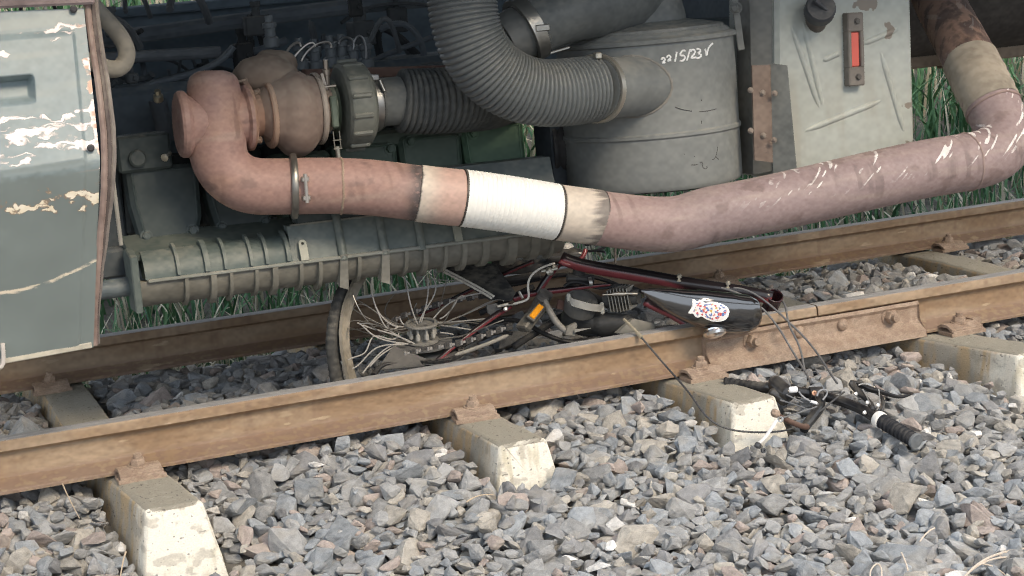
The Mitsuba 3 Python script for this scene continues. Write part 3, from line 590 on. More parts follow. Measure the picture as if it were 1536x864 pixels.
def rib(x, a0, a1, w, r=Rm + 0.012, col=MC):
    th = np.linspace(a0, a1, 12); P = [M0 + ax * (x + s * w) + rr * (math.cos(t) * fy * 0.87 + math.sin(t) * uz) for s in (-1, 1) for rr in (Rm - 0.01, r) for t in th]; P = A(P).reshape(2, 2, 12, 3)
    rings = [[P[0, 0, i], P[0, 1, i], P[1, 1, i], P[1, 0, i]] for i in range(12)]
    part(eng, 'manifold_rib', loft(rings), 'satin', col, 0.7)
def xof(px): return float(np.interp(px, XPX, XM))
XPX = [198, 262, 305, 332, 370, 393, 425, 470, 508, 565, 625, 690, 740, 790, 835]
XM = [float((A(p) - M0) @ ax) for p in [(-1.356,0.36,0.353),(-1.222,0.36,0.351),(-1.131,0.36,0.349),(-1.073,0.36,0.347),(-0.99,0.36,0.347),(-0.94,0.36,0.346),(-0.87,0.36,0.345),(-0.77,0.36,0.343),(-0.684,0.36,0.342),(-0.555,0.36,0.34),(-0.416,0.36,0.339),(-0.263,0.36,0.337),(-0.143,0.36,0.335),(-0.022,0.36,0.332),(0.088,0.36,0.332)]]
for px, w in ((262, 0.005), (305, 0.008), (332, 0.005), (370, 0.005), (393, 0.005), (425, 0.006)): rib(xof(px), 0.1, 1.62, w, Rm + 0.013, (0.125, 0.15, 0.14))
for px, w in ((272, 0.006), (312, 0.009), (338, 0.005), (376, 0.006), (403, 0.009), (442, 0.006), (470, 0.006), (528, 0.006), (598, 0.006), (626, 0.008), (656, 0.006), (684, 0.008), (716, 0.012), (755, 0.016), (790, 0.016), (815, 0.005)): rib(xof(px), -0.05, -1.75, w, Rm + 0.015 + 0.004 * math.sin(px * 1.7), (0.18, 0.175, 0.15))
for px in (505, 567, 622):
    x = xof(px); f0 = M0 + ax * x
    k = part(eng, 'manifold_lug', tube(spline([f0 + fy * 0.012 + uz * 0.16, f0 + fy * 0.040 + uz * 0.11, f0 + fy * 0.066 + uz * 0.04, f0 + fy * 0.082 + uz * -0.01], 12), 0.014, 12), 'satin', (0.125, 0.145, 0.132), 0.7)
    if px != 622: part(eng, 'lug_foot', hull([f0 + ax * a + fy * b + uz * c for a, b, c in ((-0.012, 0.092, 0.01), (0.012, 0.092, 0.01), (-0.017, 0.066, -0.098), (0.012, 0.066, -0.110), (-0.017, 0.03, -0.09), (0.012, 0.03, -0.09), (-0.012, 0.05, 0.0), (0.012, 0.05, 0.0))]), 'satin', (0.21, 0.205, 0.18), 1.0)
for px in (448, 676):
    x = xof(px); f0 = M0 + ax * x
    ang = np.linspace(0, math.pi, 9); o = [(-0.013, 0.0)] + [(-0.013 * math.cos(t), 0.055 + 0.013 * math.sin(t)) for t in ang] + [(0.013, 0.0)]
    from shapely.geometry import Polygon as _Pg, Point as _Pt
    g = _Pg(o).difference(_Pt(0, 0.055).buffer(0.005))
    part(eng, 'manifold_tab', prism(g, f0 + fy * (0.082 if px < 600 else 0.082) + uz * 0.004, ax, uz - fy * 0.35, 0.009), 'satin', (0.30, 0.31, 0.26), 0.6)
part(eng, 'drive_shaft', tube([(-1.538,0.38,0.334),(-1.456,0.38,0.331),(-1.352,0.38,0.331)], 0.030, 20), 'satin', (0.13, 0.16, 0.175), 0.7, label='grey blue shaft entering the manifold end')
part(eng, 'mount', cat([box((-1.408,0.5,0.398), (0.12, 0.10, 0.09), 0.008), box((-1.364,0.62,0.521), (0.09, 0.06, 0.34), 0.008)]), 'matte', (0.08, 0.095, 0.105), 0.5)
for i, pts in enumerate(([(-0.662,0.66,0.967),(-0.616,0.66,1.012),(-0.577,0.66,1.024),(-0.559,0.66,1.02),(-0.554,0.66,1.002)], [(-0.689,0.66,0.979),(-0.648,0.66,1.015),(-0.619,0.66,1.025),(-0.609,0.66,1.011)], [(-0.715,0.66,0.99),(-0.689,0.66,1.023),(-0.667,0.66,1.03),(-0.659,0.66,1.016)], [(-0.521,0.68,1.012),(-0.496,0.68,1.032),(-0.473,0.68,1.021),(-0.472,0.68,0.989)], [(-0.47,0.68,1.007),(-0.444,0.68,1.032),(-0.431,0.68,1.013),(-0.43,0.68,0.954)])):
    part(eng, 'injector_pipe', tube(spline(pts, 24), 0.0042, 8), 'metal', (0.55, 0.52, 0.48) if i < 3 else (0.30, 0.31, 0.32), 0.3)
for q in ((-0.654,0.7,0.989), (-0.604,0.7,0.979), (-0.547,0.7,0.987), (-0.503,0.72,0.988), (-0.462,0.72,0.97), (-0.417,0.72,0.97), (-0.744,0.72,1.073)):
    part(eng, 'injector', cat([lathe([(0.026, -0.05), (0.026, -0.02), (0.018, -0.015), (0.018, 0.012), (0.024, 0.014), (0.024, 0.03), (0.013, 0.034), (0.013, 0.055), (0, 0.055)], q, (0, 0, 1), 14)]), 'satin', (0.13, 0.15, 0.165), 0.4)
for pts, r in (([(-1.253,1.2,0.979),(-1.059,1.2,1.021),(-0.82,1.2,1.003),(-0.569,1.2,1.033)], 0.014), ([(-1.103,1.3,1.107),(-1.082,1.3,0.985),(-1.082,1.3,0.841)], 0.010), ([(-0.242,1.1,1.039),(-0.138,1.1,1.046),(-0.092,1.1,0.988),(-0.086,1.1,0.889)], 0.012), ([(-0.278,1.1,0.933),(-0.119,1.1,0.976),(-0.012,1.1,1.001)], 0.010), ([(-1.264,1,0.857),(-1.141,1,0.924),(-0.963,1,0.953),(-0.812,1,1.031)], 0.012), ([(-1.194,1.5,1.092),(-0.819,1.5,1.108),(-0.404,1.5,1.126),(0.083,1.5,1.131)], 0.03)):
    part(eng, 'cable', tube(spline(pts, 30), r, 10), 'matte', (0.15, 0.175, 0.20), 0.4)
rc_ = np.random.default_rng(21)
for k in range(34):
    x0, z0, y0 = rc_.uniform(-1.75, 0.1), rc_.uniform(0.88, 1.2), rc_.uniform(0.85, 1.6); dx, dz = rc_.normal(0.0, 0.28), rc_.normal(0, 0.10); sag = rc_.uniform(-0.10, 0.06)
    pts = spline([(x0, y0, z0), (x0 + dx * 0.5, y0 + 0.03, z0 + dz * 0.5 + sag), (x0 + dx, y0, z0 + dz), (x0 + dx * 1.3 + 0.05, y0 + 0.05, z0 + dz - 0.12)], 24)
    g_ = rc_.uniform(0.03, 0.17); part(eng, 'cable', tube(pts, rc_.uniform(0.006, 0.016), 8), 'matte', (g_, g_ * 1.12, g_ * 1.22), 0.4)
for k in range(16):
    x0, z0, y0 = rc_.uniform(-1.7, 0.1), rc_.uniform(0.86, 1.15), rc_.uniform(0.9, 1.5); g_ = rc_.uniform(0.03, 0.12); s_ = rc_.uniform(0.03, 0.10, 3)
    part(eng, 'fitting', cat([box((x0, y0, z0), s_, 0.006), lathe([(0.0, 0.0), (s_.min() * 0.3, 0.0), (s_.min() * 0.3, 0.03), (s_.min() * 0.4, 0.032), (s_.min() * 0.4, 0.05), (0, 0.05)], (x0, y0, z0 + s_[2] / 2), (0, 0, 1), 12), hexnut((x0 + s_[0] * 0.2, y0 - s_[1] / 2, z0), (0, -1, 0), 0.010, 0.010)]), 'matte', (g_, g_ * 1.12, g_ * 1.2), 0.4)
part(eng, 'back_pipe', rod((-1.254,1.15,1.031), (-0.829,1.15,1.014), 0.022), 'matte', (0.19, 0.21, 0.23), 0.5)
part(eng, 'back_pipe', rod((-1.134,0.8,0.883), (-1.115,0.8,0.741), 0.03), 'matte', (0.11, 0.125, 0.14), 0.5)
part(eng, 'sensor', cat([lathe([(0.012, 0), (0.016, 0.004), (0.016, 0.022), (0.010, 0.026), (0.010, 0.04), (0, 0.04)], (-1.191,0.45,0.893), (-0.1, -0.5, 1), 12)]), 'metal', (0.55, 0.50, 0.38), 0.3)
part(eng, 'sensor', cat([lathe([(0.006, -0.03), (0.006, 0.0), (0.011, 0.001), (0.013, 0.010), (0.006, 0.012), (0, 0.012)], (-1.198,0.4,0.721), (-0.6, -0.7, -0.25), 12)]), 'metal', (0.7, 0.66, 0.55), 0.3)

# turbocharger
tur = key('turbocharger', car)
TI, TI2, TA = (0.25, 0.188, 0.155), (0.24, 0.185, 0.145), (0.135, 0.145, 0.128)
tx = unit(A((-0.447,0.36,0.818)) - A((-0.906,0.36,0.823))); tc = lambda px: A((-0.906,0.36,0.823)) + tx * (px - 384) / 206 * np.linalg.norm(A((-0.447,0.36,0.818)) - A((-0.906,0.36,0.823)))
part(tur, 'outlet_neck', lathe([(0.0, -0.02), (0.112, -0.02), (0.112, -0.004), (0.098, 0.004), (0.070, 0.012), (0.066, 0.05), (0.074, 0.07), (0, 0.07)], tc(376), tx), 'matte', (0.32, 0.20, 0.145), 0.5)
part(tur, 'flange_ring', lathe([(0.060, -0.005), (0.104, -0.005), (0.108, 0.0), (0.108, 0.007), (0.104, 0.012), (0.060, 0.012)], tc(401) + A([0, 0, -0.004]), tx), 'matte', (0.36, 0.25, 0.185), 0.5)
def volute():
    c = tc(440) + A([0, 0, 0.0]); bones = [[(*tc(412), 0.080), (*tc(432), 0.112)], [(*tc(432), 0.118), (*tc(452), 0.116)], [(*tc(452), 0.116), (*tc(458), 0.100)]]
    u, v, w = basis(tx)
    ring = [c + A([0, 0, -0.012]) + (0.070 * math.cos(t)) * u + (0.072 * math.sin(t)) * v for t in np.linspace(0, 2 * math.pi, 13)]
    for k in range(12): bones.append([(*ring[k], 0.072 - 0.0006 * k), (*ring[k + 1], 0.072 - 0.0006 * (k + 1))])
    return blend(bones, 0.016, 5)
part(tur, 'turbine_housing', rough(volute(), 0.0022, 16, 3), 'matte', TI, 0.6, label='brown cast iron turbine housing')
va = [(*(-0.772,0.38,0.881), 0.046), (*(-0.806,0.38,0.931), 0.058), (*(-0.851,0.38,0.953), 0.060), (*(-0.895,0.4,0.948), 0.056), (*(-0.918,0.46,0.929), 0.040)]
vb = [(*(-0.782,0.44,0.967), 0.048), (*(-0.825,0.46,0.979), 0.044)]
part(tur, 'inlet_volute', rough(blend([[va[0], va[1]], [va[1], va[2]], [va[2], va[3]], [va[3], va[4]], vb], 0.016, 4), 0.003, 18, 5), 'matte', TI2, 0.7)
for q in ((-0.928,0.35,0.931), (-0.92,0.35,0.909), (-0.894,0.34,0.894), (-0.883,0.33,0.818), (-0.907,0.33,0.744)):
    part(tur, 'bolt', bolt(q, (-1, -0.3, 0.1), 0.009, 0.018, 0.6), 'rust')
part(tur, 'clamp_band', lathe([(0.112, -0.008), (0.116, -0.004), (0.116, 0.006), (0.112, 0.010)], tc(474), tx), 'satin', (0.36, 0.31, 0.26), 0.5)
part(tur, 'bearing_housing', cat([lathe([(0.0, -0.02), (0.09, -0.02), (0.09, 0.0), (0.074, 0.006), (0.074, 0.03), (0.09, 0.034), (0.0, 0.05)], tc(484), tx, 32), box(tc(488) + A([0, -0.085, -0.01]), (0.022, 0.03, 0.10), 0.004)]), 'satin', (0.105, 0.135, 0.105), 0.6, label='green bearing housing between turbine and compressor')
part(tur, 'oil_fitting', cat([lathe([(0.009, 0), (0.009, 0.03), (0.013, 0.032), (0.013, 0.05), (0.008, 0.052), (0.008, 0.08), (0, 0.08)], tc(487) + A([0, -0.05, 0.075]), (0, -0.1, 1), 12), bar(tc(476) + A([0, -0.08, 0.07]), tc(496) + A([0, -0.08, 0.072]), 0.008, 0.008), bar(tc(478) + A([0, -0.07, 0.115]), tc(482) + A([0, -0.075, 0.06]), 0.010, 0.010)]), 'metal', (0.42, 0.37, 0.32), 0.5)
part(tur, 'oil_fitting', cat([bar(tc(483) + A([0, -0.095, -0.07]), tc(483) + A([0, -0.095, -0.125]), 0.004, 0.004), bar(tc(492) + A([0, -0.095, -0.07]), tc(492) + A([0, -0.095, -0.125]), 0.004, 0.004), bar(tc(481) + A([0, -0.095, -0.10]), tc(494) + A([0, -0.095, -0.10]), 0.005, 0.005), bar(tc(481) + A([0, -0.095, -0.127]), tc(494) + A([0, -0.095, -0.127]), 0.006, 0.006), rod(tc(487) + A([0, -0.09, -0.12]), tc(488) + A([0, -0.09, -0.2]), 0.008)]), 'metal', (0.42, 0.40, 0.34), 0.5)
part(tur, 'compressor_housing', lathe([(0.0, -0.035), (0.125, -0.035), (0.137, -0.028), (0.141, -0.015), (0.141, 0.030), (0.134, 0.048), (0.118, 0.060), (0.085, 0.070), (0.080, 0.09), (0, 0.09)], tc(524), tx, 48), 'satin', TA, 0.6, label='grey ribbed compressor housing')
u_, v_, w_ = basis(tx)
for k in range(14):
    t = k * 2 * math.pi / 14 + 0.2; d = math.cos(t) * u_ + math.sin(t) * v_; o = tc(524)
    part(tur, 'compressor_rib', bar(o + d * 0.142 - tx * 0.030, o + d * 0.142 + tx * 0.036, 0.016, 0.014, 0.004, d), 'satin', TA, 0.6)
part(tur, 'compressor_inlet', lathe([(0.0, 0.0), (0.078, 0.0), (0.078, 0.04), (0.086, 0.045), (0.086, 0.05), (0, 0.05)], tc(546), tx, 40), 'satin', (0.11, 0.115, 0.11), 0.6)

# hoses
def corrugated(pts, r, pitch, amp, sides=44, n_per=8):
    p = spline(pts, step=0.004); L = np.r_[0, np.cumsum(np.linalg.norm(np.diff(p, axis=0), axis=1))]; n = int(L[-1] / pitch * n_per)
    q = A([np.interp(np.linspace(0, L[-1], n), L, p[:, k]) for k in range(3)]).T
    for _ in range(3): q[1:-1] = (q[:-2] + 2 * q[1:-1] + q[2:]) / 4
    s = np.linspace(0, L[-1], n); ph = np.abs(np.sin(s / pitch * math.pi))
    rr = np.interp(s, np.linspace(0, L[-1], len(r)), r) + amp * (ph ** 0.7 - 0.5) + 0.001 * np.sin(s * 21)
    return tube(q, rr, sides)
hs = key('compressor_hose', car)
part(hs, 'clamp', cat([lathe([(0.080, -0.018), (0.092, -0.018), (0.094, -0.012), (0.094, 0.012), (0.092, 0.018), (0.080, 0.018)], tc(556), tx, 40), box(tc(556) + A([0.0, -0.06, 0.085]), (0.03, 0.02, 0.02), 0.003), rod(tc(556) + A([0.01, -0.085, 0.075]), tc(556) + A([0.02, -0.095, 0.04]), 0.006)]), 'metal', (0.32, 0.32, 0.31), 0.6)
part(hs, 'sleeve', lathe([(0.0, -0.02), (0.077, -0.02), (0.079, 0.0), (0.079, 0.055), (0.0, 0.055)], tc(576), tx, 40), 'matte', (0.135, 0.145, 0.142), 0.6)
part(hs, 'bellows', corrugated([tc(599), A((-0.333,0.36,0.806)), A((-0.234,0.38,0.799)), A((-0.098,0.46,0.792)), A((0.1,0.62,0.801))], (0.100, 0.105, 0.105, 0.10), 0.0185, 0.012, 44), 'matte', (0.085, 0.092, 0.092), 0.7, smooth=50, label='dark corrugated hose from the compressor, passing behind the larger hose')
ih = key('air_intake_hose', car)
part(ih, 'bellows', corrugated([(-0.266,0.1,1.247),(-0.275,0.09,1.124),(-0.264,0.08,1.002),(-0.2,0.08,0.892),(-0.084,0.08,0.821),(0.041,0.09,0.802),(0.156,0.11,0.8)], (0.106, 0.106, 0.105, 0.104, 0.103), 0.0150, 0.0100, 48, 8), 'satin', (0.108, 0.120, 0.124), 0.35, smooth=50, label='large grey corrugated air hose curving down into the air filter')

# air filter
af = key('air_filter', car); CX, CY, CR = 0.512, 0.45, 0.309
FG = (0.19, 0.202, 0.198)
zt, zb, zr = (0.413,0.147,0.932)[2], (0.371,0.147,0.423)[2], (0.387,0.147,0.616)[2]
prof = [(0, zb), (CR - 0.03, zb), (CR - 0.008, zb + 0.006), (CR, zb + 0.02), (CR, zr - 0.012), (CR + 0.006, zr - 0.006), (CR + 0.006, zr + 0.004), (CR, zr + 0.010), (CR, zt - 0.012), (CR + 0.012, zt - 0.008), (CR + 0.014, zt + 0.004), (CR + 0.006, zt + 0.010), (CR - 0.01, zt + 0.012), (CR - 0.02, zt + 0.024), (CR - 0.03, zt + 0.026)]
seg = [prof[0]]
for a_, b_ in zip(prof, prof[1:]):
    m_ = max(1, int(abs(b_[1] - a_[1]) / 0.03)); seg += [(a_[0] + (b_[0] - a_[0]) * t / m_, a_[1] + (b_[1] - a_[1]) * t / m_) for t in range(1, m_ + 1)]
can = lathe(seg, (CX, CY, 0), (0, 0, 1), 96); can.vertices += can.vertex_normals * (0.0035 * (meshkit.fbm(can.vertices * 7, 2, 9) - 0.5))[:, None]
part(af, 'canister', can, 'satin', FG, 0.55, smooth=40, label='dusty grey air filter canister with a handwritten date')
part(af, 'lid', lathe([(CR - 0.028, zt + 0.020), (CR - 0.032, zt + 0.036), (CR - 0.08, zt + 0.046), (0.15, zt + 0.060), (0.150, zt + 0.075), (0.138, zt + 0.13), (0.132, zt + 0.26), (0, zt + 0.26)], (CX, CY, 0), (0, 0, 1), 72), 'satin', (0.155, 0.162, 0.155), 0.7)
d0 = A((0.191,0.11,0.792)) - A((0.13,0.105,0.801))
ci = A([CX, CY, 0]); inl = A((0.171,0.112,0.801)); 
idir = unit(A((0.438,0.25,0.782)) - inl)
part(af, 'inlet_tube', lathe([(0.0, -0.01), (0.103, -0.01), (0.103, 0.02), (0.100, 0.03), (0.100, 0.30)], inl, idir, 48), 'satin', (0.15, 0.162, 0.162), 0.4)
wl = []                                                          # weld bead where the inlet meets the canister
u_, v_, w_ = basis(idir)
for t in np.linspace(0, 2 * math.pi, 73):
    o = inl + 0.101 * (math.cos(t) * u_ + math.sin(t) * v_); s = 0.0
    while s < 0.45 and math.hypot(*(o + w_ * s - ci)[:2]) > CR: s += 0.002
    wl.append(o + w_ * (s - 0.001))
part(af, 'weld_bead', tube(A(wl)[np.r_[0:73]], 0.0045 + 0.0012 * np.sin(np.arange(73) * 2.4), 8, cap=False), 'satin', (0.21, 0.20, 0.18), 0.6)
part(ih, 'clamp', cat([lathe([(0.104, -0.010), (0.113, -0.010), (0.113, 0.010), (0.104, 0.010)], inl, idir, 48), box(inl + u_ * 0 + A([-0.01, -0.045, 0.108]), (0.022, 0.03, 0.022), 0.004)]), 'metal', (0.50, 0.48, 0.42), 0.4, label='pale steel hose clamp')
def strokes(L, r, lift=0.0):
    ms = []
    for s in L:
        p = spline(s, max(6, 3 * len(s))) if len(s) > 2 else A(s, float)
        out = p - ci; out[:, 2] = 0; out /= np.linalg.norm(out, axis=1, keepdims=True)
        ms.append(tube(p + out * lift, r, 6))
    return cat(ms)
for n_, st_ in enumerate([[(0.4286,0.1514,0.869),(0.4336,0.1501,0.8754),(0.4394,0.1486,0.8718),(0.4358,0.1495,0.8644),(0.4294,0.1512,0.8589),(0.4401,0.1485,0.8602)],[(0.4466,0.147,0.8749),(0.4525,0.1458,0.8812),(0.4584,0.1447,0.8768),(0.4539,0.1455,0.8688),(0.4473,0.1468,0.8641),(0.4599,0.1444,0.8652)],[(0.4812,0.1415,0.8915),(0.4722,0.1426,0.8579)],[(0.5121,0.14,0.8894),(0.4967,0.1404,0.8878),(0.4933,0.1406,0.8766),(0.5034,0.1401,0.8772),(0.5087,0.14,0.869),(0.5021,0.1402,0.8604),(0.4904,0.1408,0.8615)],[(0.531,0.1406,0.8953),(0.5148,0.14,0.8584)],[(0.5338,0.1408,0.8866),(0.5424,0.1415,0.8927),(0.5492,0.1422,0.8859),(0.5418,0.1414,0.8743),(0.5321,0.1407,0.866),(0.5512,0.1425,0.8664)],[(0.556,0.1431,0.8899),(0.5666,0.1448,0.8919),(0.5717,0.1458,0.8845),(0.5607,0.1438,0.8786),(0.5725,0.146,0.8721),(0.5661,0.1448,0.8642),(0.552,0.1426,0.8648)],[(0.5909,0.1502,0.8904),(0.5938,0.151,0.877),(0.5959,0.1516,0.8675),(0.6014,0.1532,0.8825),(0.6122,0.1566,0.8969),(0.6271,0.1622,0.9056)]]):
    part(af, 'handwriting', strokes([st_], 0.0032), 'matte', (0.85, 0.85, 0.84), 0.05, label='date 22/5/23 and a tick handwritten in white' if n_ == 0 else None)
for st_ in [[(0.4637,0.1448,0.7085),(0.4833,0.1423,0.6995),(0.5217,0.1412,0.6893)],[(0.5484,0.1431,0.6841),(0.5858,0.15,0.683),(0.6228,0.1616,0.6857)],[(0.5621,0.1451,0.7238),(0.5626,0.1452,0.719)],[(0.5561,0.1442,0.6544),(0.5562,0.1442,0.6435)],[(0.5048,0.1411,0.5103),(0.5195,0.1411,0.5086),(0.5302,0.1415,0.5097)],[(0.5377,0.1421,0.5119),(0.547,0.143,0.5131),(0.5477,0.1431,0.4989),(0.5601,0.1448,0.4895),(0.5648,0.1455,0.4999)],[(0.617,0.1594,0.5576),(0.6105,0.1571,0.5341),(0.6007,0.154,0.5204),(0.5881,0.1505,0.5173)],[(0.6053,0.1554,0.5245),(0.6195,0.1603,0.5147)],[(0.4818,0.1425,0.5504),(0.4824,0.1424,0.548)],[(0.5183,0.1411,0.5385),(0.519,0.1411,0.5361)]]:
    part(af, 'scribble', strokes([st_], 0.0014), 'matte', (0.06, 0.06, 0.06), 0.1)
# outlet duct above the filter
ds = spline([(0.577,0.45,1.131),(0.39,0.36,1.079),(0.239,0.3,1.064),(0.116,0.27,1.048),(-0.004,0.25,1.006)], 40)
part(af, 'outlet_duct', tube(ds, np.interp(np.arange(40), [0, 12, 39], [0.10, 0.115, 0.098]), 40), 'satin', (0.12, 0.128, 0.125), 0.6, label='grey duct leaving the top of the air filter')
u_, v_, w_ = basis((-0.015,0.25,1.011) - A((0.063,0.26,1.037)) if False else A((-0.053,0.25,0.984)) - A((0.021,0.25,1.012)))
dc = ds[-1]
part(af, 'duct_strap', cat([lathe([(0.096, -0.025), (0.108, -0.025), (0.108, 0.012), (0.115, 0.014), (0.115, 0.02), (0.096, 0.02)], dc, w_, 48), box(dc - w_ * 0.004 + A([0.01, -0.105, 0.005]), (0.05, 0.012, 0.022), 0.003)]), 'metal', (0.38, 0.37, 0.34), 0.6, label='steel strap round the duct end')
part(af, 'duct_end', lathe([(0.0, 0.09), (0.088, 0.09), (0.094, 0.0), (0.094, -0.04)], dc, w_, 40), 'satin', (0.13, 0.135, 0.13), 0.6)
part(af, 'hook', cat([bar(a_, b_, 0.012, 0.008, 0.002) for a_, b_ in zip([(0.035,0.22,0.943),(0.055,0.22,0.926),(0.13,0.22,0.939)][:-1], [(0.035,0.22,0.943),(0.055,0.22,0.926),(0.13,0.22,0.939)][1:])]), 'metal', (0.45, 0.44, 0.41), 0.4)
part(af, 'mounting_strap', cat([bar((0.77,0.26,1.086), (0.787,0.26,0.868), 0.026, 0.006, 0.002, (0, 1, 0)), bolt((0.772,0.25,1.013), (-0.6, -0.8, 0), 0.016, 0.02, 0.8)]), 'satin', (0.17, 0.175, 0.165), 0.7)

# tank
tk = key('expansion_tank', car); TY = 0.22
def rrect(pts, r): 
    from shapely.geometry import Polygon
    return Polygon(pts).buffer(-r).buffer(r, quad_segs=6)
tp = lambda px, py: A((1.119,0.22,0.732)) 
TO = A((0.871,0.22,0.4)); ex = unit(A((1.434,0.22,0.414)) - TO); 
T2 = lambda q: ((A(q) - TO)[0] / ex[0], (A(q) - TO)[2])
ezt = A([0, 0, 1.0])
front = rrect([T2(q) for q in [(0.871,0.22,0.4),(1.44,0.22,0.413),(1.46,0.22,1.121),(0.918,0.22,1.117)]], 0.05)
inner = front.buffer(-0.014, quad_segs=6); TD = 0.34
P3 = lambda g, d: TO + A(g.exterior.coords)[:-1, :1] * ex + A(g.exterior.coords)[:-1, 1:] * ezt + A([0, d, 0])
part(tk, 'body', rough(hull(np.vstack([P3(inner, 0), P3(front, 0.014), P3(front, TD), P3(inner, TD + 0.014)])), 0.0, 5), 'tank', smooth=35, label='pale grey green sheet metal tank with pressed ribs')
part(tk, 'side_strip', hull([A(q) + A([0, d, 0]) for q in [(0.857,0.3,1.103),(0.925,0.24,1.095),(0.886,0.24,0.442),(0.823,0.3,0.429)] for d in (0.0, 0.10)]), 'satin', (0.20, 0.20, 0.185), 0.6)
for a_, b_ in (((0.964,0.222,0.941), (1.057,0.222,0.638)), ((1.012,0.222,0.95), (1.071,0.222,0.644)), ((1.079,0.222,0.804), (1.159,0.222,0.826)), ((1.244,0.222,0.846), (1.398,0.222,0.886)), ((0.988,0.222,0.566), (1.316,0.222,0.642)), ((1.316,0.222,0.816), (1.397,0.222,0.514))):
    a_, b_ = A(a_), A(b_); rr = spline([a_, (a_ + b_) / 2, b_], 24)
    part(tk, 'pressed_rib', tube(rr + A([0, 0.003, 0]), 0.0125 * np.sqrt(np.clip(np.sin(np.linspace(0.06, math.pi - 0.06, 24)) * 1.8, 0, 1)), 12), 'tank')
part(tk, 'filler_neck', rod((1.07,0.24,0.936), (1.044,0.16,0.978), 0.040, 28), 'satin', (0.10, 0.085, 0.075), 0.8)
cd = unit(A((1.032,0.13,0.988)) - A((1.07,0.24,0.936)))
part(tk, 'filler_cap', cat([lathe([(0.0, -0.025), (0.050, -0.025), (0.053, -0.018), (0.053, 0.018), (0.047, 0.026), (0, 0.026)], (1.04,0.15,0.981), cd, 32), bar(A((1.013,0.15,1.003)) + cd * 0.03, A((1.068,0.15,0.958)) + cd * 0.03, 0.012, 0.02, 0.003, cd)]), 'satin', (0.045, 0.05, 0.058), 0.5, label='dark filler cap with a grip bar')
gq = [A(q) for q in [(1.168,0.205,0.955),(1.235,0.205,0.96),(1.23,0.205,0.712),(1.159,0.205,0.701)]]
gz = unit(gq[0] - gq[3]); gc = sum(gq) / 4; gh = np.linalg.norm(gq[0] - gq[3]); gw = np.linalg.norm(gq[1] - gq[0]) * 0.95
gx_ = unit(A([1, 0, 0]) - gz * gz[0]); gR = np.c_[gx_, np.cross(gz, gx_), gz]
fr = [box(gc + gz * s * gh * 0.37, (gw, 0.04, gh * 0.26), 0.004, gR) for s in (-1, 1)] + [box(gc + gx_ * s * gw * 0.39, (gw * 0.22, 0.04, gh * 0.5), 0.003, gR) for s in (-1, 1)]
part(tk, 'level_gauge', cat(fr), 'satin', (0.165, 0.15, 0.135), 0.6, label='brown framed level gauge with a red window')
part(tk, 'gauge_window', box(gc + A([0, 0.004, 0]), (gw * 0.56, 0.03, gh * 0.48), 0.004, gR), 'gloss', (0.62, 0.13, 0.10), 0.15, label='red gauge window')
for s in (-1, 1): part(tk, 'gauge_screw', bolt(gc + gz * s * gh * 0.38 + gx_ * 0.004 + A([0, -0.02, 0]), (0, -1, 0), 0.009, 0.008, 0), 'satin', (0.09, 0.085, 0.08), 0.6)
bk = [A(q) for q in [(0.77,0.16,0.818),(0.841,0.16,0.813),(0.827,0.16,0.479),(0.756,0.16,0.496)]]
part(tk, 'bracket', cat([hull(bk + [q + A([0, 0.008, 0]) for q in bk])]), 'matte', (0.165, 0.125, 0.105), 0.9, label='rusty bracket plate with bolts')
bk2 = [A(q) for q in ((0.842,0.16,0.818), (0.872,0.1,0.808), (0.884,0.1,0.434), (0.823,0.16,0.419))]
part(tk, 'bracket', hull(bk2 + [q + A([0.004, 0.008, 0]) for q in bk2]), 'satin', (0.185, 0.195, 0.185), 0.9)
for q in [(0.801,0.155,0.722),(0.793,0.155,0.577),(0.758,0.16,0.735),(0.748,0.16,0.598),(0.836,0.135,0.717),(0.822,0.135,0.559)]: part(tk, 'bolt', bolt(q, (-0.3, -1, 0), 0.0075, 0.007, 0.3), 'satin', (0.24, 0.20, 0.17), 0.7)

# dark reservoir and frame behind the right end
part(car, 'air_reservoir', tube(A([(2.025,1.05,0.793), (2.053,1.05,0.79), (2.102,1.05,0.791), (3.849,1.05,0.743)], float) if False else A([(1.42, 1.15, 0.96), (1.44, 1.15, 0.955), (1.50, 1.15, 0.95), (4.2, 1.15, 0.95)]), A([0.05, 0.19, 0.24, 0.24]), 40), 'matte', (0.050, 0.044, 0.040), 0.7, label='dark brown air reservoir behind the rising exhaust pipe')
part(car, 'reservoir_cradle', cat([box((2.6, 1.10, 0.70), (2.4, 0.06, 0.05), 0.005), box((1.66, 1.0, 0.72), (0.05, 0.3, 0.12), 0.005), box((2.20, 1.0, 0.72), (0.05, 0.3, 0.12), 0.005)]), 'matte', (0.20, 0.155, 0.115), 0.7)

# exhaust pipe
ex_ = key('exhaust_pipe', car); PR = 0.0885
path = spline([(-1.042,0.3,0.975),(-1.044,0.3,0.927),(-1.046,0.3,0.855),(-1.054,0.29,0.769),(-1.047,0.28,0.683),(-0.991,0.26,0.621),(-0.904,0.24,0.601),(-0.802,0.22,0.592),(-0.7,0.2,0.581),(-0.597,0.18,0.564),(-0.476,0.15,0.536),(-0.328,0.12,0.503)], 260)
L_ = np.r_[0, np.cumsum(np.linalg.norm(np.diff(path, axis=0), axis=1))]
i1 = int(np.argmin(np.abs(path[:, 0] - (-0.842,0.23,0.596)[0]) + 9 * (L_ < 0.25)))
i2 = int(np.argmin(np.abs(path[:, 0] - (-0.459,0.15,0.532)[0])))
m_, uv_ = tube(path[:i2 + 1], np.interp(L_[:i2 + 1], [0, 0.006, 0.014, 0.028, 0.05, 0.11, 0.20, 0.30], [0.044, 0.058, 0.069, 0.077, 0.082, 0.090, 0.092, PR]), 48, True, True); 
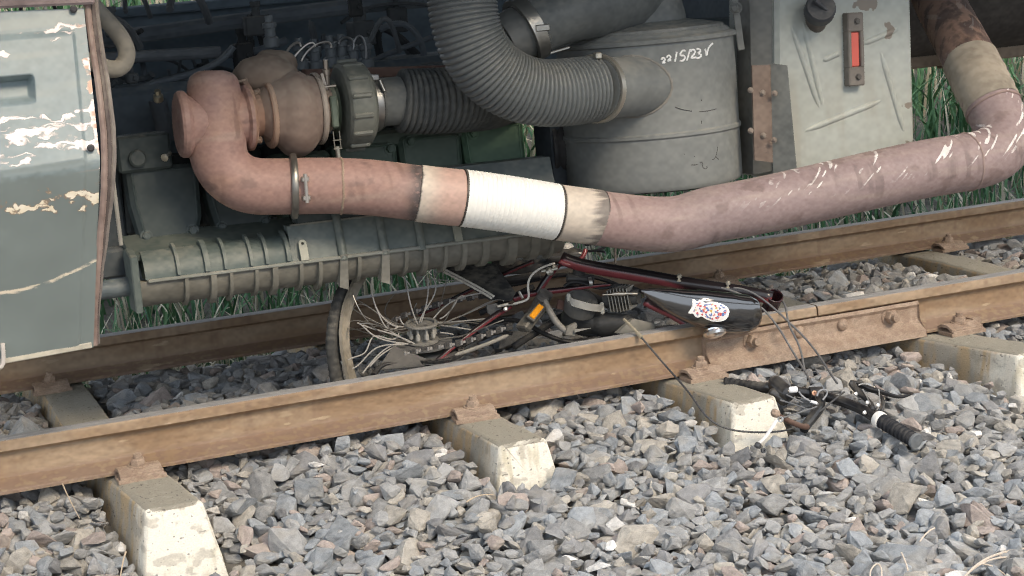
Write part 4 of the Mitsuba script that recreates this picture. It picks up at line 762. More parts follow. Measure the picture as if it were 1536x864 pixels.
lm = L_[int(np.argmin(np.abs(path[:, 0] - (-0.472,0.15,0.535)[0])))]; uvburn = float(lm)
part(ex_, 'elbow', m_, 'pipe', uv=uv_, label='reddish brown exhaust elbow and pipe on the left')
cap_c = path[0]
fl_c = A((-1.137,0.295,0.821)); fd = unit(A([-0.985, 0.03, 0.03]))
part(ex_, 'blank_flange', lathe([(0.0, 0.036), (0.086, 0.035), (0.099, 0.030), (0.104, 0.022), (0.104, 0.008), (0.097, 0.0), (0.088, -0.006), (0.080, -0.05)], fl_c, fd, 48), 'pipe', smooth=30, label='round closing plate on the left side of the elbow')
part(ex_, 'neck', lathe([(0.078, -0.02), (0.080, 0.0), (0.082, 0.04), (0.10, 0.047), (0.10, 0.058), (0.06, 0.058)], A((-0.999,0.31,0.822)), tx, 48), 'pipe')
cj = path[i1]; cdn = unit(path[i1 + 1] - path[i1 - 1])
part(ex_, 'clamp', cat([lathe([(0.088, -0.012), (0.101, -0.010), (0.104, -0.004), (0.104, 0.004), (0.101, 0.010), (0.088, 0.012)], cj, cdn, 48)]), 'metal', (0.26, 0.25, 0.23), 0.8, label='dark steel band clamp round the exhaust pipe')
part(ex_, 'clamp_bolt', cat([box(cj + A([0.012, -0.106, 0.028]), (0.024, 0.02, 0.016), 0.003), box(cj + A([0.010, -0.106, -0.03]), (0.024, 0.02, 0.016), 0.003), rod(cj + A([0.012, -0.112, 0.045]), cj + A([0.010, -0.112, -0.045]), 0.006)]), 'metal', (0.5, 0.46, 0.42), 0.5)
iw = int(np.argmin(np.abs(path[:, 0] - (-0.697,0.2,0.581)[0]) + 9 * (L_ < 0.25)))
def bead(c, d, r, w=0.004, seed=1):
    u, v, w_ = basis(d); t = np.linspace(0, 2 * math.pi, 70); wob = 0.005 * (meshkit.fbm(np.c_[np.cos(t) * 3, np.sin(t) * 3, 0 * t + seed], 3, seed) - 0.5) * 2
    return tube(c + r * (np.cos(t)[:, None] * u + np.sin(t)[:, None] * v) + wob[:, None] * w_, w, 8, cap=False)
part(ex_, 'weld_seam', bead(path[iw], path[iw + 1] - path[iw - 1], PR - 0.0005), 'rust')
p3 = [(-0.332,0.12,0.503),(-0.183,0.1,0.467),(-0.021,0.085,0.421),(0.128,0.075,0.384)]
d3 = A(p3[1]) - A(p3[0])
def swap(uv, lo, hi, rev=False):
    L = uv[:, 0].max(); q = uv[:, 0] / L
    return np.c_[(1 - q) if rev else q * 0, np.where(rev, 1 - q, q)] if False else np.c_[q * (0.75 if rev else 0.25), (1 - q) if rev else q]
s_, u1 = tube(path[i2 - 1:], PR + 0.0025, 48, True, True)
part(ex_, 'sleeve', s_, 'sleeve', uv=np.c_[0.36 + 0.45 * u1[:, 0] / u1[:, 0].max(), 0.35 + 0.6 * np.clip(0.16 - u1[:, 0] / u1[:, 0].max(), 0, 1) / 0.16], label='cream coated sleeve left of the silver section')
fx = spline([path[-1] + unit(A(p3[1]) - path[-1]) * 0.004, A(p3[1]), A(p3[2])], step=0.0009); Lf = np.linspace(0, 1, len(fx)); Lm_ = np.linalg.norm(np.diff(fx, axis=0), axis=1).sum()
part(ex_, 'flexible_section', tube(fx, PR + 0.0035 - 0.0022 * np.clip(np.cos(Lf * Lm_ / 0.0148 * 2 * math.pi), 0.2, 1) ** 2, 64), 'satin', (0.84, 0.84, 0.80), 0.10, smooth=40, label='bright white silver flexible section of the exhaust pipe')
for c_, d_ in ((path[-1] + unit(d3) * 0.001, d3), (A(p3[2]), A(p3[3]) - A(p3[2]))): part(ex_, 'joint_ring', lathe([(0.08, -0.003), (PR + 0.0045, -0.003), (PR + 0.0045, 0.003), (0.08, 0.003)], c_, d_, 48), 'satin', (0.06, 0.055, 0.05), 0.4)
s2, u2 = tube(spline([A(p3[2]) + (A(p3[3]) - A(p3[2])) * 0.02, (A(p3[2]) + A(p3[3])) / 2, A(p3[3])], 24), PR + 0.0025, 48, True, True)
part(ex_, 'sleeve', s2, 'sleeve', uv=np.c_[0.45 * u2[:, 0] / u2[:, 0].max() * 0, 0.35 + 0.65 * u2[:, 0] / u2[:, 0].max()], label='cream coated sleeve right of the silver section')
rp = spline([(0.118,0.075,0.385),(0.203,0.06,0.364),(0.291,0.045,0.345),(0.393,0.03,0.336),(0.473,0.015,0.349),(0.597,-0.01,0.36),(0.809,-0.04,0.378),(1.056,-0.06,0.401),(1.296,-0.06,0.416),(1.458,-0.06,0.42),(1.56,-0.05,0.429),(1.634,-0.03,0.463),(1.661,0.02,0.529),(1.664,0.08,0.609),(1.693,0.2,0.711),(1.734,0.34,0.811),(1.792,0.52,0.924),(1.849,0.68,1.037)], 220)
m_, uv_ = tube(rp, np.interp(np.arange(220), [0, 40, 110, 219], [PR + 0.001, 0.094, 0.100, 0.093]), 48, True, True)
uv_[:, 0] += 1.5
part(ex_, 'long_pipe', m_, 'pipe', uv=uv_, label='mauve brown scratched exhaust pipe rising at the right')
for px, Y in (((1468, 245), -0.055), ((1490, 168), 0.05)):
    pass
for q in ((1.458,-0.06,0.406), (1.664,0.06,0.581)):
    k_ = int(np.argmin(np.linalg.norm(rp - A(q), axis=1))); part(ex_, 'weld_seam', bead(rp[k_], rp[k_ + 1] - rp[k_ - 1], 0.0995 if k_ < 180 else 0.096, 0.0035, k_), 'matte', (0.30, 0.22, 0.20), 0.4)
k0, k1 = int(np.argmin(np.linalg.norm(rp - A((1.659,0.06,0.591)), axis=1))), int(np.argmin(np.linalg.norm(rp - A((1.706,0.24,0.741)), axis=1)))
m_, uv_ = tube(rp[k0:k1], 0.1005 + 0.002 * np.sin(np.arange(k1 - k0) * 1.7), 48, True, True)
part(ex_, 'wrapped_patch', rough(m_, 0.004, 22, 5), 'matte', (0.33, 0.29, 0.235), 1.0, label='patched pale wrapping on the rising exhaust pipe')

# ------------------------------------------------------------------ the wrecked motorised bicycle
bike = thing('motorized_bicycle', 'wrecked black and red motorised bicycle lying between the rails with a burst wheel', 'motorcycle')
ALU, STEEL, BLK = (0.42, 0.41, 0.38), (0.62, 0.60, 0.56), (0.020, 0.021, 0.023)
# frame
def red_tube(pts, r, lo=0.0, hi=1.0, n=None, name='frame_tube', label=None, rr=None):
    p = spline(pts, n or 40); m, uv = tube(p, r if rr is None else np.interp(np.linspace(0, 1, len(p)), np.linspace(0, 1, len(rr)), rr), 20, True, True)
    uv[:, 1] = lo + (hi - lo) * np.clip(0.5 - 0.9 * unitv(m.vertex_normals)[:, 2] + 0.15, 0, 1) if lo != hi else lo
    if name == 'top_tube': uv[:, 1] *= np.interp(uv[:, 0] / uv[:, 0].max(), [0, 0.48, 0.66, 0.88, 1], [1, 0.95, 0.25, 0.35, 0.75])
    return part(bike, name, m, 'red', uv=uv, label=label)
def unitv(v): return v / (np.linalg.norm(v, axis=1, keepdims=True) + 1e-9)
red_tube([(0.112,0.4,0.22),(0.187,0.36,0.184),(0.344,0.27,0.14),(0.485,0.15,0.102),(0.608,0.05,0.072),(0.695,-0.01,0.046)], 0.023, 0.10, 1.0, label='thick black frame tube with sparkling red flanks', name='top_tube')
HT = A((0.702,-0.01,0.045)); hd = unit(A((0.681,-0.06,0.064)) - A((0.686,0.02,-0.028)))
ro = lathe([(0.023, 0.0), (0.029, 0.0), (0.030, -0.006), (0.0275, -0.016), (0.0275, -0.075), (0.030, -0.078), (0.030, -0.09), (0.023, -0.09), (0.023, 0.0)], HT + hd * 0.014, hd, 28)
part(bike, 'head_tube', ro, 'red', uv=np.tile([0, 0.42], (len(ro.vertices), 1)), smooth=True, label='open end of the head tube')
bc = lathe([(0.0, -0.05), (0.023, -0.05)], HT + hd * 0.012, hd, 20); part(bike, 'bearing_cup', bc, 'satin', (0.08, 0.02, 0.025), 0.3)
red_tube([(0.324,0.2,0.061),(0.353,0.15,0.038),(0.382,0.06,0.01),(0.442,-0.01,-0.037),(0.542,-0.01,-0.034),(0.676,0,-0.005)], 0.015, 0.2, 1.0, name='down_tube')
red_tube([(-0.055,0.46,0.089),(0.004,0.45,0.101),(0.105,0.42,0.104),(0.189,0.38,0.109),(0.256,0.33,0.113)], 0.010, 0.30, 0.85, name='seat_stay', rr=(0.012, 0.011, 0.009, 0.005))
red_tube([(-0.395,0.33,-0.053),(-0.297,0.36,-0.007),(-0.185,0.39,0.041),(-0.084,0.42,0.076)], 0.0085, 0.30, 0.75, name='chain_stay', rr=(0.007, 0.008, 0.010, 0.011))
red_tube([(-0.279,0.85,0.015),(-0.149,0.75,0.08),(-0.04,0.65,0.142),(0.066,0.55,0.196)], 0.0075, 0.15, 0.6, name='chain_stay')
red_tube([(0.109,0.42,0.198),(0.069,0.43,0.155),(0.028,0.44,0.101)], 0.012, 0.1, 0.7, name='seat_tube')
red_tube([(0.098,0.38,0.211),(0.137,0.37,0.195),(0.174,0.37,0.211),(0.196,0.38,0.239)], 0.0075, 0.7, 1.0, name='seat_bracket')
part(bike, 'bottom_bracket', lathe([(0, -0.04), (0.026, -0.04), (0.026, 0.04), (0, 0.04)], (0.036,0.43,0.073), (0.35, -0.5, 0.8), 20), 'satin', (0.09, 0.085, 0.08), 0.6)
# tank: a tapering shell with cap and sticker
tcl = spline([(0.212,-0.02,0.142),(0.253,-0.045,0.123),(0.321,-0.075,0.091),(0.405,-0.095,0.061),(0.501,-0.095,0.034),(0.571,-0.085,0.022),(0.606,-0.075,0.02)], 60)
tq = np.linspace(0, 1, 60); tv = np.interp(tq, [0, 0.06, 0.2, 0.45, 0.7, 0.86, 0.94, 0.98, 1.0], [0.004, 0.016, 0.036, 0.060, 0.068, 0.064, 0.052, 0.030, 0.006]); td = tv * 0.80
tt, _, _ = frames(tcl)
def tank_p(i, a, off=0.0):
    """A point of the tank's skin: i along it, a round it (0 = away, pi/2 = up, pi = towards the photographer)."""
    k = int(np.clip(i, 0, 58)); f = np.clip(i, 0, 59) - k; c = tcl[k] * (1 - f) + tcl[min(k + 1, 59)] * f; V, D = tv[k] * (1 - f) + tv[min(k + 1, 59)] * f, td[k] * (1 - f) + td[min(k + 1, 59)] * f
    T_ = tt[k]; e = unit(A([0.35, 0.92, 0]) - T_ * (A([0.35, 0.92, 0]) @ T_)); u = np.cross(T_, e); u = u if u[2] > 0 else -u
    sup = lambda c_: math.copysign(abs(c_) ** 0.85, c_)
    return c + e * (D + off) * sup(math.cos(a)) + u * (V + off) * sup(math.sin(a))
tank_m = loft([[tank_p(i, a) for a in np.linspace(0, 2 * math.pi, 41)[:-1]] for i in range(60)])
part(bike, 'fuel_tank', tank_m, 'black_gloss', smooth=True, label='glossy black fuel tank with a colourful sticker')
tkk = bike + '__fuel_tank'
part(tkk, 'seam', tube(A([tank_p(i, math.pi * 0.80, 0.0005) for i in np.linspace(4, 57, 50)]), 0.0016, 6), 'black_gloss', smooth=True)
capc = tank_p(35, math.pi * 1.40, -0.006); capd = unit(A([-0.02, -0.42, -0.90]))
part(tkk, 'cap', lathe([(0, -0.02), (0.026, -0.02), (0.026, 0.006), (0.037, 0.007), (0.040, 0.013), (0.037, 0.022), (0.022, 0.030), (0, 0.032)], capc, capd, 36), 'chrome', label='chrome fuel cap')
def sticker(scale, off, mt, name, label=None):
    from shapely.geometry import Polygon
    body = [(math.cos(t) * 0.72 + 0.22, math.sin(t) * 0.92) for t in np.linspace(-2.3, 2.3, 24)]
    tail = [(-0.42, 0.62), (-0.62, 0.95), (-0.80, 0.55), (-0.98, 0.9), (-0.90, 0.1), (-1.0, -0.75), (-0.80, -0.5), (-0.62, -0.95), (-0.42, -0.62)]
    g = Polygon(body + tail).buffer(0.03).buffer(scale); b = g.bounds
    U, W = np.meshgrid(np.linspace(b[0], b[2], 70), np.linspace(b[1], b[3], 46), indexing='ij')
    from shapely import contains_xy
    ins = contains_xy(g, U, W); V = A([tank_p(30.0 + 7.8 * u, math.pi * (0.975 - 0.145 * w), off) for u, w in zip(U.ravel(), W.ravel())])
    ii, jj = np.meshgrid(np.arange(69), np.arange(45), indexing='ij'); ok = ins[:-1, :-1] & ins[1:, :-1] & ins[1:, 1:] & ins[:-1, 1:]; q = (ii * 46 + jj)[ok]
    f = np.vstack([np.c_[q, q + 46, q + 47], np.c_[q, q + 47, q + 1]]); m = trimesh.Trimesh(V, f, process=False); uv = np.c_[U.ravel(), W.ravel()] * 0.5 + 0.5
    keep = np.unique(f); mp = np.full(len(V), -1); mp[keep] = np.arange(len(keep)); m = trimesh.Trimesh(V[keep], mp[f], process=False)
    if mt == 'sticker': return part(tkk, name, m, mt, uv=uv[keep], smooth=True, label=label)
    return part(tkk, name, m, mt, (0.86, 0.86, 0.85), 0.0, smooth=True)
sticker(0.07, 0.0009, 'satin', 'sticker_border'); sticker(-0.10, 0.0016, 'sticker', 'sticker', 'white edged sticker of mixed bright colours')
for q in ((0.436,0.16,0.129), (0.567,0.06,0.099)):
    part(bike, 'tank_bolt', cat([lathe([(0.008, 0), (0.008, 0.004), (0.0045, 0.005), (0.0045, 0.012), (0.008, 0.013), (0.008, 0.022), (0.004, 0.026), (0, 0.026)], A(q) + A([0, 0, -0.010]), (0.1, -0.1, 1), 12)]), 'metal', (0.66, 0.62, 0.52), 0.3)
# engine
eg = key('engine', bike)
part(eng if False else eg, 'crankcase', blend([[(*(0.143,0.4,0), 0.050), (*(0.232,0.36,-0.022), 0.046)], [(*(0.223,0.34,-0.022), 0.044), (*(0.31,0.28,-0.022), 0.028)]], 0.014, 3), 'satin', (0.045, 0.047, 0.048), 0.3)
md = unit(A([0.10, -0.50, 0.86]))
mc = spline([(0.1,0.335,0.083),(0.104,0.305,0.077),(0.119,0.285,0.071),(0.146,0.28,0.06),(0.177,0.285,0.051),(0.208,0.305,0.041)], 20)
part(eg, 'magneto_cover', lathe([(0, -0.05), (0.040, -0.05), (0.056, -0.035), (0.057, 0.010), (0.052, 0.016), (0.036, 0.018), (0.032, 0.024), (0, 0.025)], mc[10] + A([0.004, 0.060, 0.004]), md, 40), 'satin', (0.12, 0.12, 0.115), 0.5)
mo = unit(mc[10] - (mc[0] + mc[-1]) / 2)
part(eg, 'cover_band', loft([[b - md * 0.016, b + md * 0.014, b + md * 0.014 + mo * 0.004, b - md * 0.016 + mo * 0.004] for b in mc + mo * 0.006]), 'satin', (0.66, 0.63, 0.56), 0.2, label='silver band on the small engine')
for s in (0, -1):
    part(eg, 'band_end', box(mc[s] + mo * 0.004, (0.013, 0.014, 0.042), 0.004), 'satin', (0.55, 0.54, 0.48), 0.3)
fa = unit(A((0.317,0.25,0.081)) - A((0.255,0.31,0.071)))
for k in range(7):
    c = A((0.252,0.31,0.064)) + (A((0.301,0.26,0.071)) - A((0.252,0.31,0.064))) * k / 6
    part(eg, 'cooling_fin', box(c, (0.0035, 0.075, 0.085 - 0.003 * abs(k - 3)), 0.001, np.c_[fa, *basis(fa)[:2]]), 'metal', (0.46, 0.45, 0.41), 0.4)
part(eg, 'cylinder', rod((0.233,0.33,0.06), (0.321,0.245,0.072), 0.026, 20), 'matte', (0.07, 0.07, 0.068), 0.5)
part(eg, 'spark_plug', tube(A([(0.199,0.27,0.093),(0.229,0.26,0.091),(0.231,0.26,0.091),(0.245,0.25,0.092),(0.27,0.24,0.09),(0.272,0.24,0.09),(0.291,0.23,0.089),(0.293,0.23,0.088),(0.308,0.225,0.087)]), A([0.003, 0.0035, 0.006, 0.0075, 0.0075, 0.0055, 0.0055, 0.0065, 0.006]), 12), 'metal', (0.72, 0.66, 0.56), 0.3)
part(eg, 'exhaust_flange', hull([A(q) + A([0, d, 0]) for q in [(0.209,0.2,-0.032),(0.275,0.2,0.008),(0.351,0.18,-0.019),(0.322,0.18,-0.058)] for d in (0, 0.02)]), 'satin', (0.17, 0.17, 0.155), 0.8)
part(eg, 'bracket', hull([A(q) + A([0, d, 0]) for q in [(0.073,0.36,0.084),(0.131,0.36,0.061),(0.123,0.36,0.027),(0.063,0.36,0.053)] for d in (0, 0.006)]), 'satin', (0.10, 0.055, 0.045), 0.6)
part(eg, 'carburettor', cat([lathe([(0, -0.03), (0.022, -0.03), (0.022, 0.02), (0.028, 0.022), (0.028, 0.034), (0, 0.034)], (0.18,0.42,0.148), (0.1, -0.2, 1), 20), rod((0.134,0.42,0.143), (0.225,0.4,0.127), 0.016)]), 'satin', (0.055, 0.055, 0.055), 0.6)
part(eg, 'wiring', tube(spline([(0.113,0.4,0.117),(0.17,0.38,0.126),(0.23,0.36,0.101),(0.288,0.32,0.107),(0.335,0.26,0.089),(0.358,0.18,0.07)], 30), 0.006, 8), 'satin', BLK, 0.2)
part(eg, 'intake_clamp', lathe([(0.016, -0.006), (0.020, -0.006), (0.020, 0.006), (0.016, 0.006)], (0.205,0.38,0.121), (0.9, -0.3, 0.1), 20), 'metal', (0.5, 0.49, 0.46), 0.3)
# saddle area: dark plates, pale torn foam, fender
part(bike, 'saddle', rough(hull([A(q) + A([0, 0, d]) for q in [(-0.018,0.75,0.162),(0.104,0.85,0.158),(0.216,0.7,0.169),(0.191,0.55,0.165),(0.082,0.6,0.145),(0.01,0.68,0.141)] for d in (0, 0.025)]), 0.004, 20, 2, 2), 'satin', (0.030, 0.032, 0.036), 0.5, label='black bent saddle under the engine manifold')
part(bike, 'saddle_foam', rough(blend([[(*(0.166,0.55,0.226), 0.018), (*(0.193,0.53,0.226), 0.022)]], 0.008, 2), 0.006, 40, 3, 1), 'matte', (0.78, 0.77, 0.75), 0.1, label='torn white foam')
part(bike, 'saddle_shell', blend([[(*(0.147,0.56,0.203), 0.030), (*(0.202,0.52,0.2), 0.034), (*(0.224,0.5,0.204), 0.020)]], 0.012, 3), 'gloss', (0.06, 0.062, 0.065), 0.4)
part(bike, 'saddle_spring', tube(A([A((0.306,0.55,0.212)) + A([0.034 * math.cos(t * 1.0), 0.034 * math.sin(t), 0.006 * t / 1.6 - 0.02]) for t in np.linspace(0, 22, 90)]), 0.004, 8), 'satin', (0.05, 0.052, 0.055), 0.4)
part(bike, 'seat_post', rod((0.346,0.46,0.239), (0.322,0.42,0.166), 0.0045, 10), 'satin', (0.10, 0.09, 0.085), 0.3)
part(bike, 'mudguard', rough(hull([A(q) + A([0, 0.004, d]) for q in [(-0.224,0.72,0.198),(-0.106,0.8,0.202),(-0.032,0.66,0.183),(-0.043,0.46,0.107),(-0.068,0.44,0.087),(-0.141,0.46,0.097),(-0.171,0.6,0.145)] for d in (0, 0.003)]), 0.003, 20, 2, 2), 'satin', (0.055, 0.055, 0.055), 0.9, label='flattened dark mudguard with two pale stays')
for o in (0, 4): part(bike, 'mudguard_stay', tube(spline([(-0.259,0.7,0.208),(-0.223,0.64,0.181),(-0.18,0.56,0.147),(-0.142,0.44,0.109)] + A([0.004 * o * 0.6, 0, 0.0012 * o]), 16), 0.0042, 8), 'satin', (0.72, 0.68, 0.60), 0.15)
part(bike, 'control_cable', tube(spline([(0.086,0.4,0.203),(0.035,0.4,0.194),(-0.007,0.4,0.169),(-0.02,0.4,0.132),(-0.021,0.4,0.099),(-0.042,0.4,0.088),(-0.079,0.4,0.084)], 30), 0.0038, 8), 'matte', (0.74, 0.70, 0.62), 0.15, label='cream coloured cable')
part(bike, 'brake_fitting', cat([rod((-0.141,0.39,0.086), (-0.104,0.385,0.09), 0.0055), rod((-0.055,0.4,0.125), (-0.043,0.4,0.1), 0.005), rod((-0.13,0.38,0.088), (-0.064,0.4,0.082), 0.003)]), 'metal', (0.72, 0.69, 0.62), 0.2)
part(bike, 'axle_nut', cat([lathe([(0.007, 0), (0.008, 0.012), (0.004, 0.016), (0, 0.016)], (-0.115,0.385,0.073), (-0.2, -0.9, 0.3), 14)]), 'metal', (0.9, 0.9, 0.88), 0.05)
part(bike, 'dropout_plate', hull([A(q) + A([0, d, 0]) for q in [(-0.172,0.41,0.092),(-0.135,0.41,0.094),(-0.117,0.4,0.067),(-0.152,0.41,0.047),(-0.17,0.41,0.064)] for d in (0, 0.008)]), 'satin', (0.10, 0.10, 0.098), 0.7)
part(bike, 'footrest_bracket', cat([lathe([(0, 0), (0.014, 0), (0.016, 0.004), (0.010, 0.012), (0, 0.013)], (0.059,0.39,0.178), (0.2, -0.8, 0.5), 14), lathe([(0, 0), (0.010, 0), (0.010, 0.006), (0, 0.007)], (0.08,0.39,0.189), (0.2, -0.8, 0.5), 12), rod((0.034,0.4,0.182), (0.086,0.38,0.187), 0.006)]), 'metal', (0.55, 0.53, 0.46), 0.4)
# crank and pedal with reflector
part(bike, 'crank_arm', tube(spline([(0.015,0.35,0.087),(0.023,0.33,0.056),(0.036,0.31,0.019),(0.057,0.29,-0.011),(0.085,0.27,-0.024)], 30), np.linspace(0.0125, 0.0105, 30), 14), 'satin', (0.21, 0.205, 0.19), 0.8, label='bent grey crank arm')
part(bike, 'crank_boss', lathe([(0, -0.018), (0.021, -0.018), (0.021, 0.012), (0.012, 0.016), (0, 0.016)], (0.012,0.36,0.09), (0.1, -0.6, 0.7), 20), 'satin', (0.10, 0.095, 0.09), 0.6)
part(bike, 'crank_end', hull([A(q) + A([0, d, 0]) for q in [(0.062,0.27,0.003),(0.093,0.27,0.012),(0.097,0.27,0.002),(0.08,0.26,-0.031),(0.05,0.27,-0.023)] for d in (0, 0.014)]), 'satin', (0.16, 0.155, 0.14), 0.6)
part(bike, 'crank_end', hull([A(q) + A([0, d, 0]) for q in [(0.078,0.25,-0.006),(0.135,0.24,-0.009),(0.077,0.25,-0.017)] for d in (0, 0.006)]), 'metal', (0.66, 0.64, 0.58), 0.2)
pa, pb = A((-0.079,0.33,0.008)), A((0.008,0.36,0.072)); pu, pv, pw = basis(pb - pa); PRt = np.c_[pu, pv, pw]
part(bike, 'pedal', box((pa + pb) / 2, (0.055, 0.030, np.linalg.norm(pb - pa) * 1.1), 0.006, PRt), 'satin', (0.075, 0.072, 0.065), 1.0, label='pedal block with an orange reflector')
fcen = A((-0.032,0.32,0.056)); fdir = unit(pb - pa); fn = unit(A([-0.25, -0.85, 0.40])); fn = unit(fn - fdir * (fn @ fdir)); fs = np.cross(fdir, fn)
part(bike + '__pedal', 'reflector_frame', box(fcen + fn * 0.006, (0.034, 0.014, 0.074), 0.003, np.c_[fs, fn, fdir]), 'satin', (0.05, 0.048, 0.045), 0.6)
part(bike + '__pedal', 'reflector', box(fcen + fn * 0.0105 + fdir * 0.002, (0.021, 0.012, 0.060), 0.003, np.c_[fs, fn, fdir]), 'lens', label='orange reflector')
# hub, sprocket, spokes, rim, tyre, chain
wh = key('rear_wheel', bike); hc = A((-0.408,0.42,0.038)); hn = unit(A([-0.02, -0.16, 0.98]))
part(wh, 'hub', lathe([(0.044, 0.025), (0.044, 0.030), (0.053, 0.030), (0.056, 0.027), (0.056, 0.023), (0.030, 0.019), (0.024, 0.014), (0.024, -0.026), (0.030, -0.030), (0.056, -0.032), (0.056, -0.036), (0, -0.038)], hc, hn, 40), 'satin', (0.19, 0.185, 0.17), 0.7, label='grey metal hub')
for t in np.linspace(0, 2 * math.pi, 10)[:-1]:
    u_, v_, w_ = basis(hn); q = hc + 0.043 * (math.cos(t) * u_ + math.sin(t) * v_); part(wh, 'hub_bolt', cat([rod(q - hn * 0.022, q + hn * 0.018, 0.004, 8), hexnut(q - hn * 0.018, hn, 0.0075, 0.018)]), 'satin', (0.36, 0.35, 0.32), 0.4)
part(wh, 'brake_disc', lathe([(0, -0.040), (0.10, -0.040), (0.10, -0.044), (0, -0.044)], hc, hn, 48), 'satin', (0.10, 0.10, 0.10), 0.3)
from shapely.geometry import Point as _P2
sc = A((-0.377,0.37,-0.037)); sg = _P2(0, 0).buffer(0.094, quad_segs=24).difference(_P2(0, 0).buffer(0.070, quad_segs=24))
for t in np.linspace(0, 2 * math.pi, 25)[:-1]: sg = sg.difference(_P2(0.083 * math.cos(t), 0.083 * math.sin(t)).buffer(0.006, quad_segs=3)).difference(_P2(0.098 * math.cos(t + 0.13), 0.098 * math.sin(t + 0.13)).buffer(0.008, quad_segs=3))
su, sv, sw = basis(hn)
part(wh, 'sprocket', prism(sg, sc, su, sv, 0.006), 'satin', (0.030, 0.030, 0.032), 0.4, label='dark sprocket ring with holes')
part(wh, 'sprocket_disc', lathe([(0, 0), (0.090, 0.0), (0.090, -0.004), (0, -0.004)], sc - hn * 0.004, hn, 40), 'metal', (0.42, 0.43, 0.42), 0.5)
SP = [[(-0.415,0.44,0.059),(-0.426,0.44,0.098),(-0.434,0.45,0.166),(-0.437,0.46,0.22),(-0.454,0.47,0.235)], [(-0.408,0.44,0.063),(-0.374,0.45,0.107),(-0.337,0.46,0.151),(-0.328,0.47,0.183),(-0.339,0.48,0.209)], [(-0.401,0.44,0.062),(-0.378,0.45,0.108),(-0.361,0.46,0.155),(-0.354,0.47,0.21)],
 [(-0.453,0.44,0.06),(-0.503,0.43,0.069),(-0.541,0.43,0.107),(-0.557,0.44,0.151),(-0.559,0.45,0.189)], [(-0.444,0.4,0.001),(-0.493,0.4,0.033),(-0.536,0.4,0.07),(-0.555,0.4,0.111),(-0.567,0.4,0.147)], [(-0.46,0.4,0.008),(-0.515,0.4,0.044),(-0.56,0.4,0.064),(-0.615,0.4,0.091)], [(-0.47,0.39,0.006),(-0.532,0.39,0.025),(-0.587,0.39,0.054),(-0.618,0.39,0.088),(-0.637,0.39,0.104)],
 [(-0.484,0.39,0.006),(-0.524,0.38,0.014),(-0.583,0.38,0.012),(-0.635,0.37,-0.019),(-0.675,0.37,-0.042)], [(-0.498,0.39,0.011),(-0.548,0.38,0.006),(-0.601,0.37,-0.025),(-0.645,0.36,-0.061)], [(-0.516,0.38,0.006),(-0.565,0.37,-0.008),(-0.618,0.36,-0.043)], [(-0.49,0.42,0.041),(-0.539,0.4,0.034),(-0.585,0.4,0.047),(-0.615,0.39,0.008),(-0.637,0.39,-0.006),(-0.682,0.39,-0.015)],
 [(-0.373,0.44,0.053),(-0.341,0.45,0.079),(-0.299,0.46,0.104),(-0.245,0.47,0.12),(-0.163,0.48,0.124)], [(-0.33,0.45,0.064),(-0.297,0.46,0.076),(-0.267,0.46,0.106),(-0.254,0.47,0.122)], [(-0.354,0.44,0.055),(-0.263,0.44,0.046),(-0.154,0.44,0.041)], [(-0.339,0.43,0.045),(-0.272,0.42,0.027),(-0.22,0.42,0.01)], [(-0.299,0.43,0.057),(-0.224,0.44,0.072),(-0.132,0.45,0.097)],
 [(-0.397,0.41,0.006),(-0.326,0.41,0),(-0.254,0.41,0.002)], [(-0.345,0.42,0.022),(-0.317,0.42,0.015),(-0.298,0.42,0.008)], [(-0.485,0.43,0.062),(-0.516,0.43,0.055),(-0.537,0.43,0.059)], [(-0.471,0.45,0.085),(-0.462,0.44,0.064),(-0.448,0.44,0.062)], [(-0.518,0.34,-0.069),(-0.489,0.35,-0.048),(-0.466,0.36,-0.035)]]
for pts in SP:
    a_, b_ = A(pts[0]), A(pts[-1]); part(wh, 'spoke', tube(spline(pts, 20), 0.0025, 6), 'satin', (0.38, 0.365, 0.34), 0.3)
r5 = np.random.default_rng(5)
for k in range(20):
    t = r5.uniform(-0.9, 3.9); d = su * math.cos(t) + sv * math.sin(t); L5 = r5.uniform(0.12, 0.30); up = r5.uniform(-0.05, 0.16); q0 = hc + d * 0.05 + hn * r5.choice([0.02, -0.03])
    kink = unit(np.cross(d, hn)) * r5.normal(0, 0.05)
    p5 = spline([q0, q0 + d * L5 * 0.4 + hn * up * 0.25 + kink * 0.5, q0 + d * L5 * 0.75 + hn * up * 0.7 + kink, q0 + d * L5 * 0.95 + hn * (up + r5.normal(0, 0.03)) + kink * 0.4], 18)
    if p5[:, 2].min() > -0.17 and p5[:, 1].min() > 0.12 and p5[:, 2].max() < 0.2: part(wh, 'spoke', tube(p5, 0.0019, 6), 'metal', A([0.60, 0.57, 0.52]) * r5.uniform(0.5, 1.1), 0.3)
part(wh, 'loose_wire', tube(spline([(-0.426,0.55,0.217),(-0.4,0.55,0.186),(-0.392,0.55,0.169)], 8), 0.002, 6), 'metal', (0.62, 0.62, 0.60), 0.2)
part(wh, 'loose_wire', tube(spline([(-0.326,0.6,0.179),(-0.268,0.6,0.171),(-0.195,0.6,0.156)], 8), 0.002, 6), 'metal', (0.62, 0.62, 0.60), 0.2)
rc = spline([(-0.549,0.5,0.279),(-0.585,0.49,0.233),(-0.629,0.47,0.174),(-0.658,0.46,0.107),(-0.671,0.45,0.03),(-0.667,0.45,-0.039),(-0.657,0.45,-0.12)], 60)
tcv = spline([(-0.577,0.53,0.284),(-0.616,0.52,0.229),(-0.661,0.5,0.165),(-0.69,0.49,0.096),(-0.706,0.48,0.02),(-0.706,0.48,-0.049),(-0.701,0.48,-0.13)], 60)
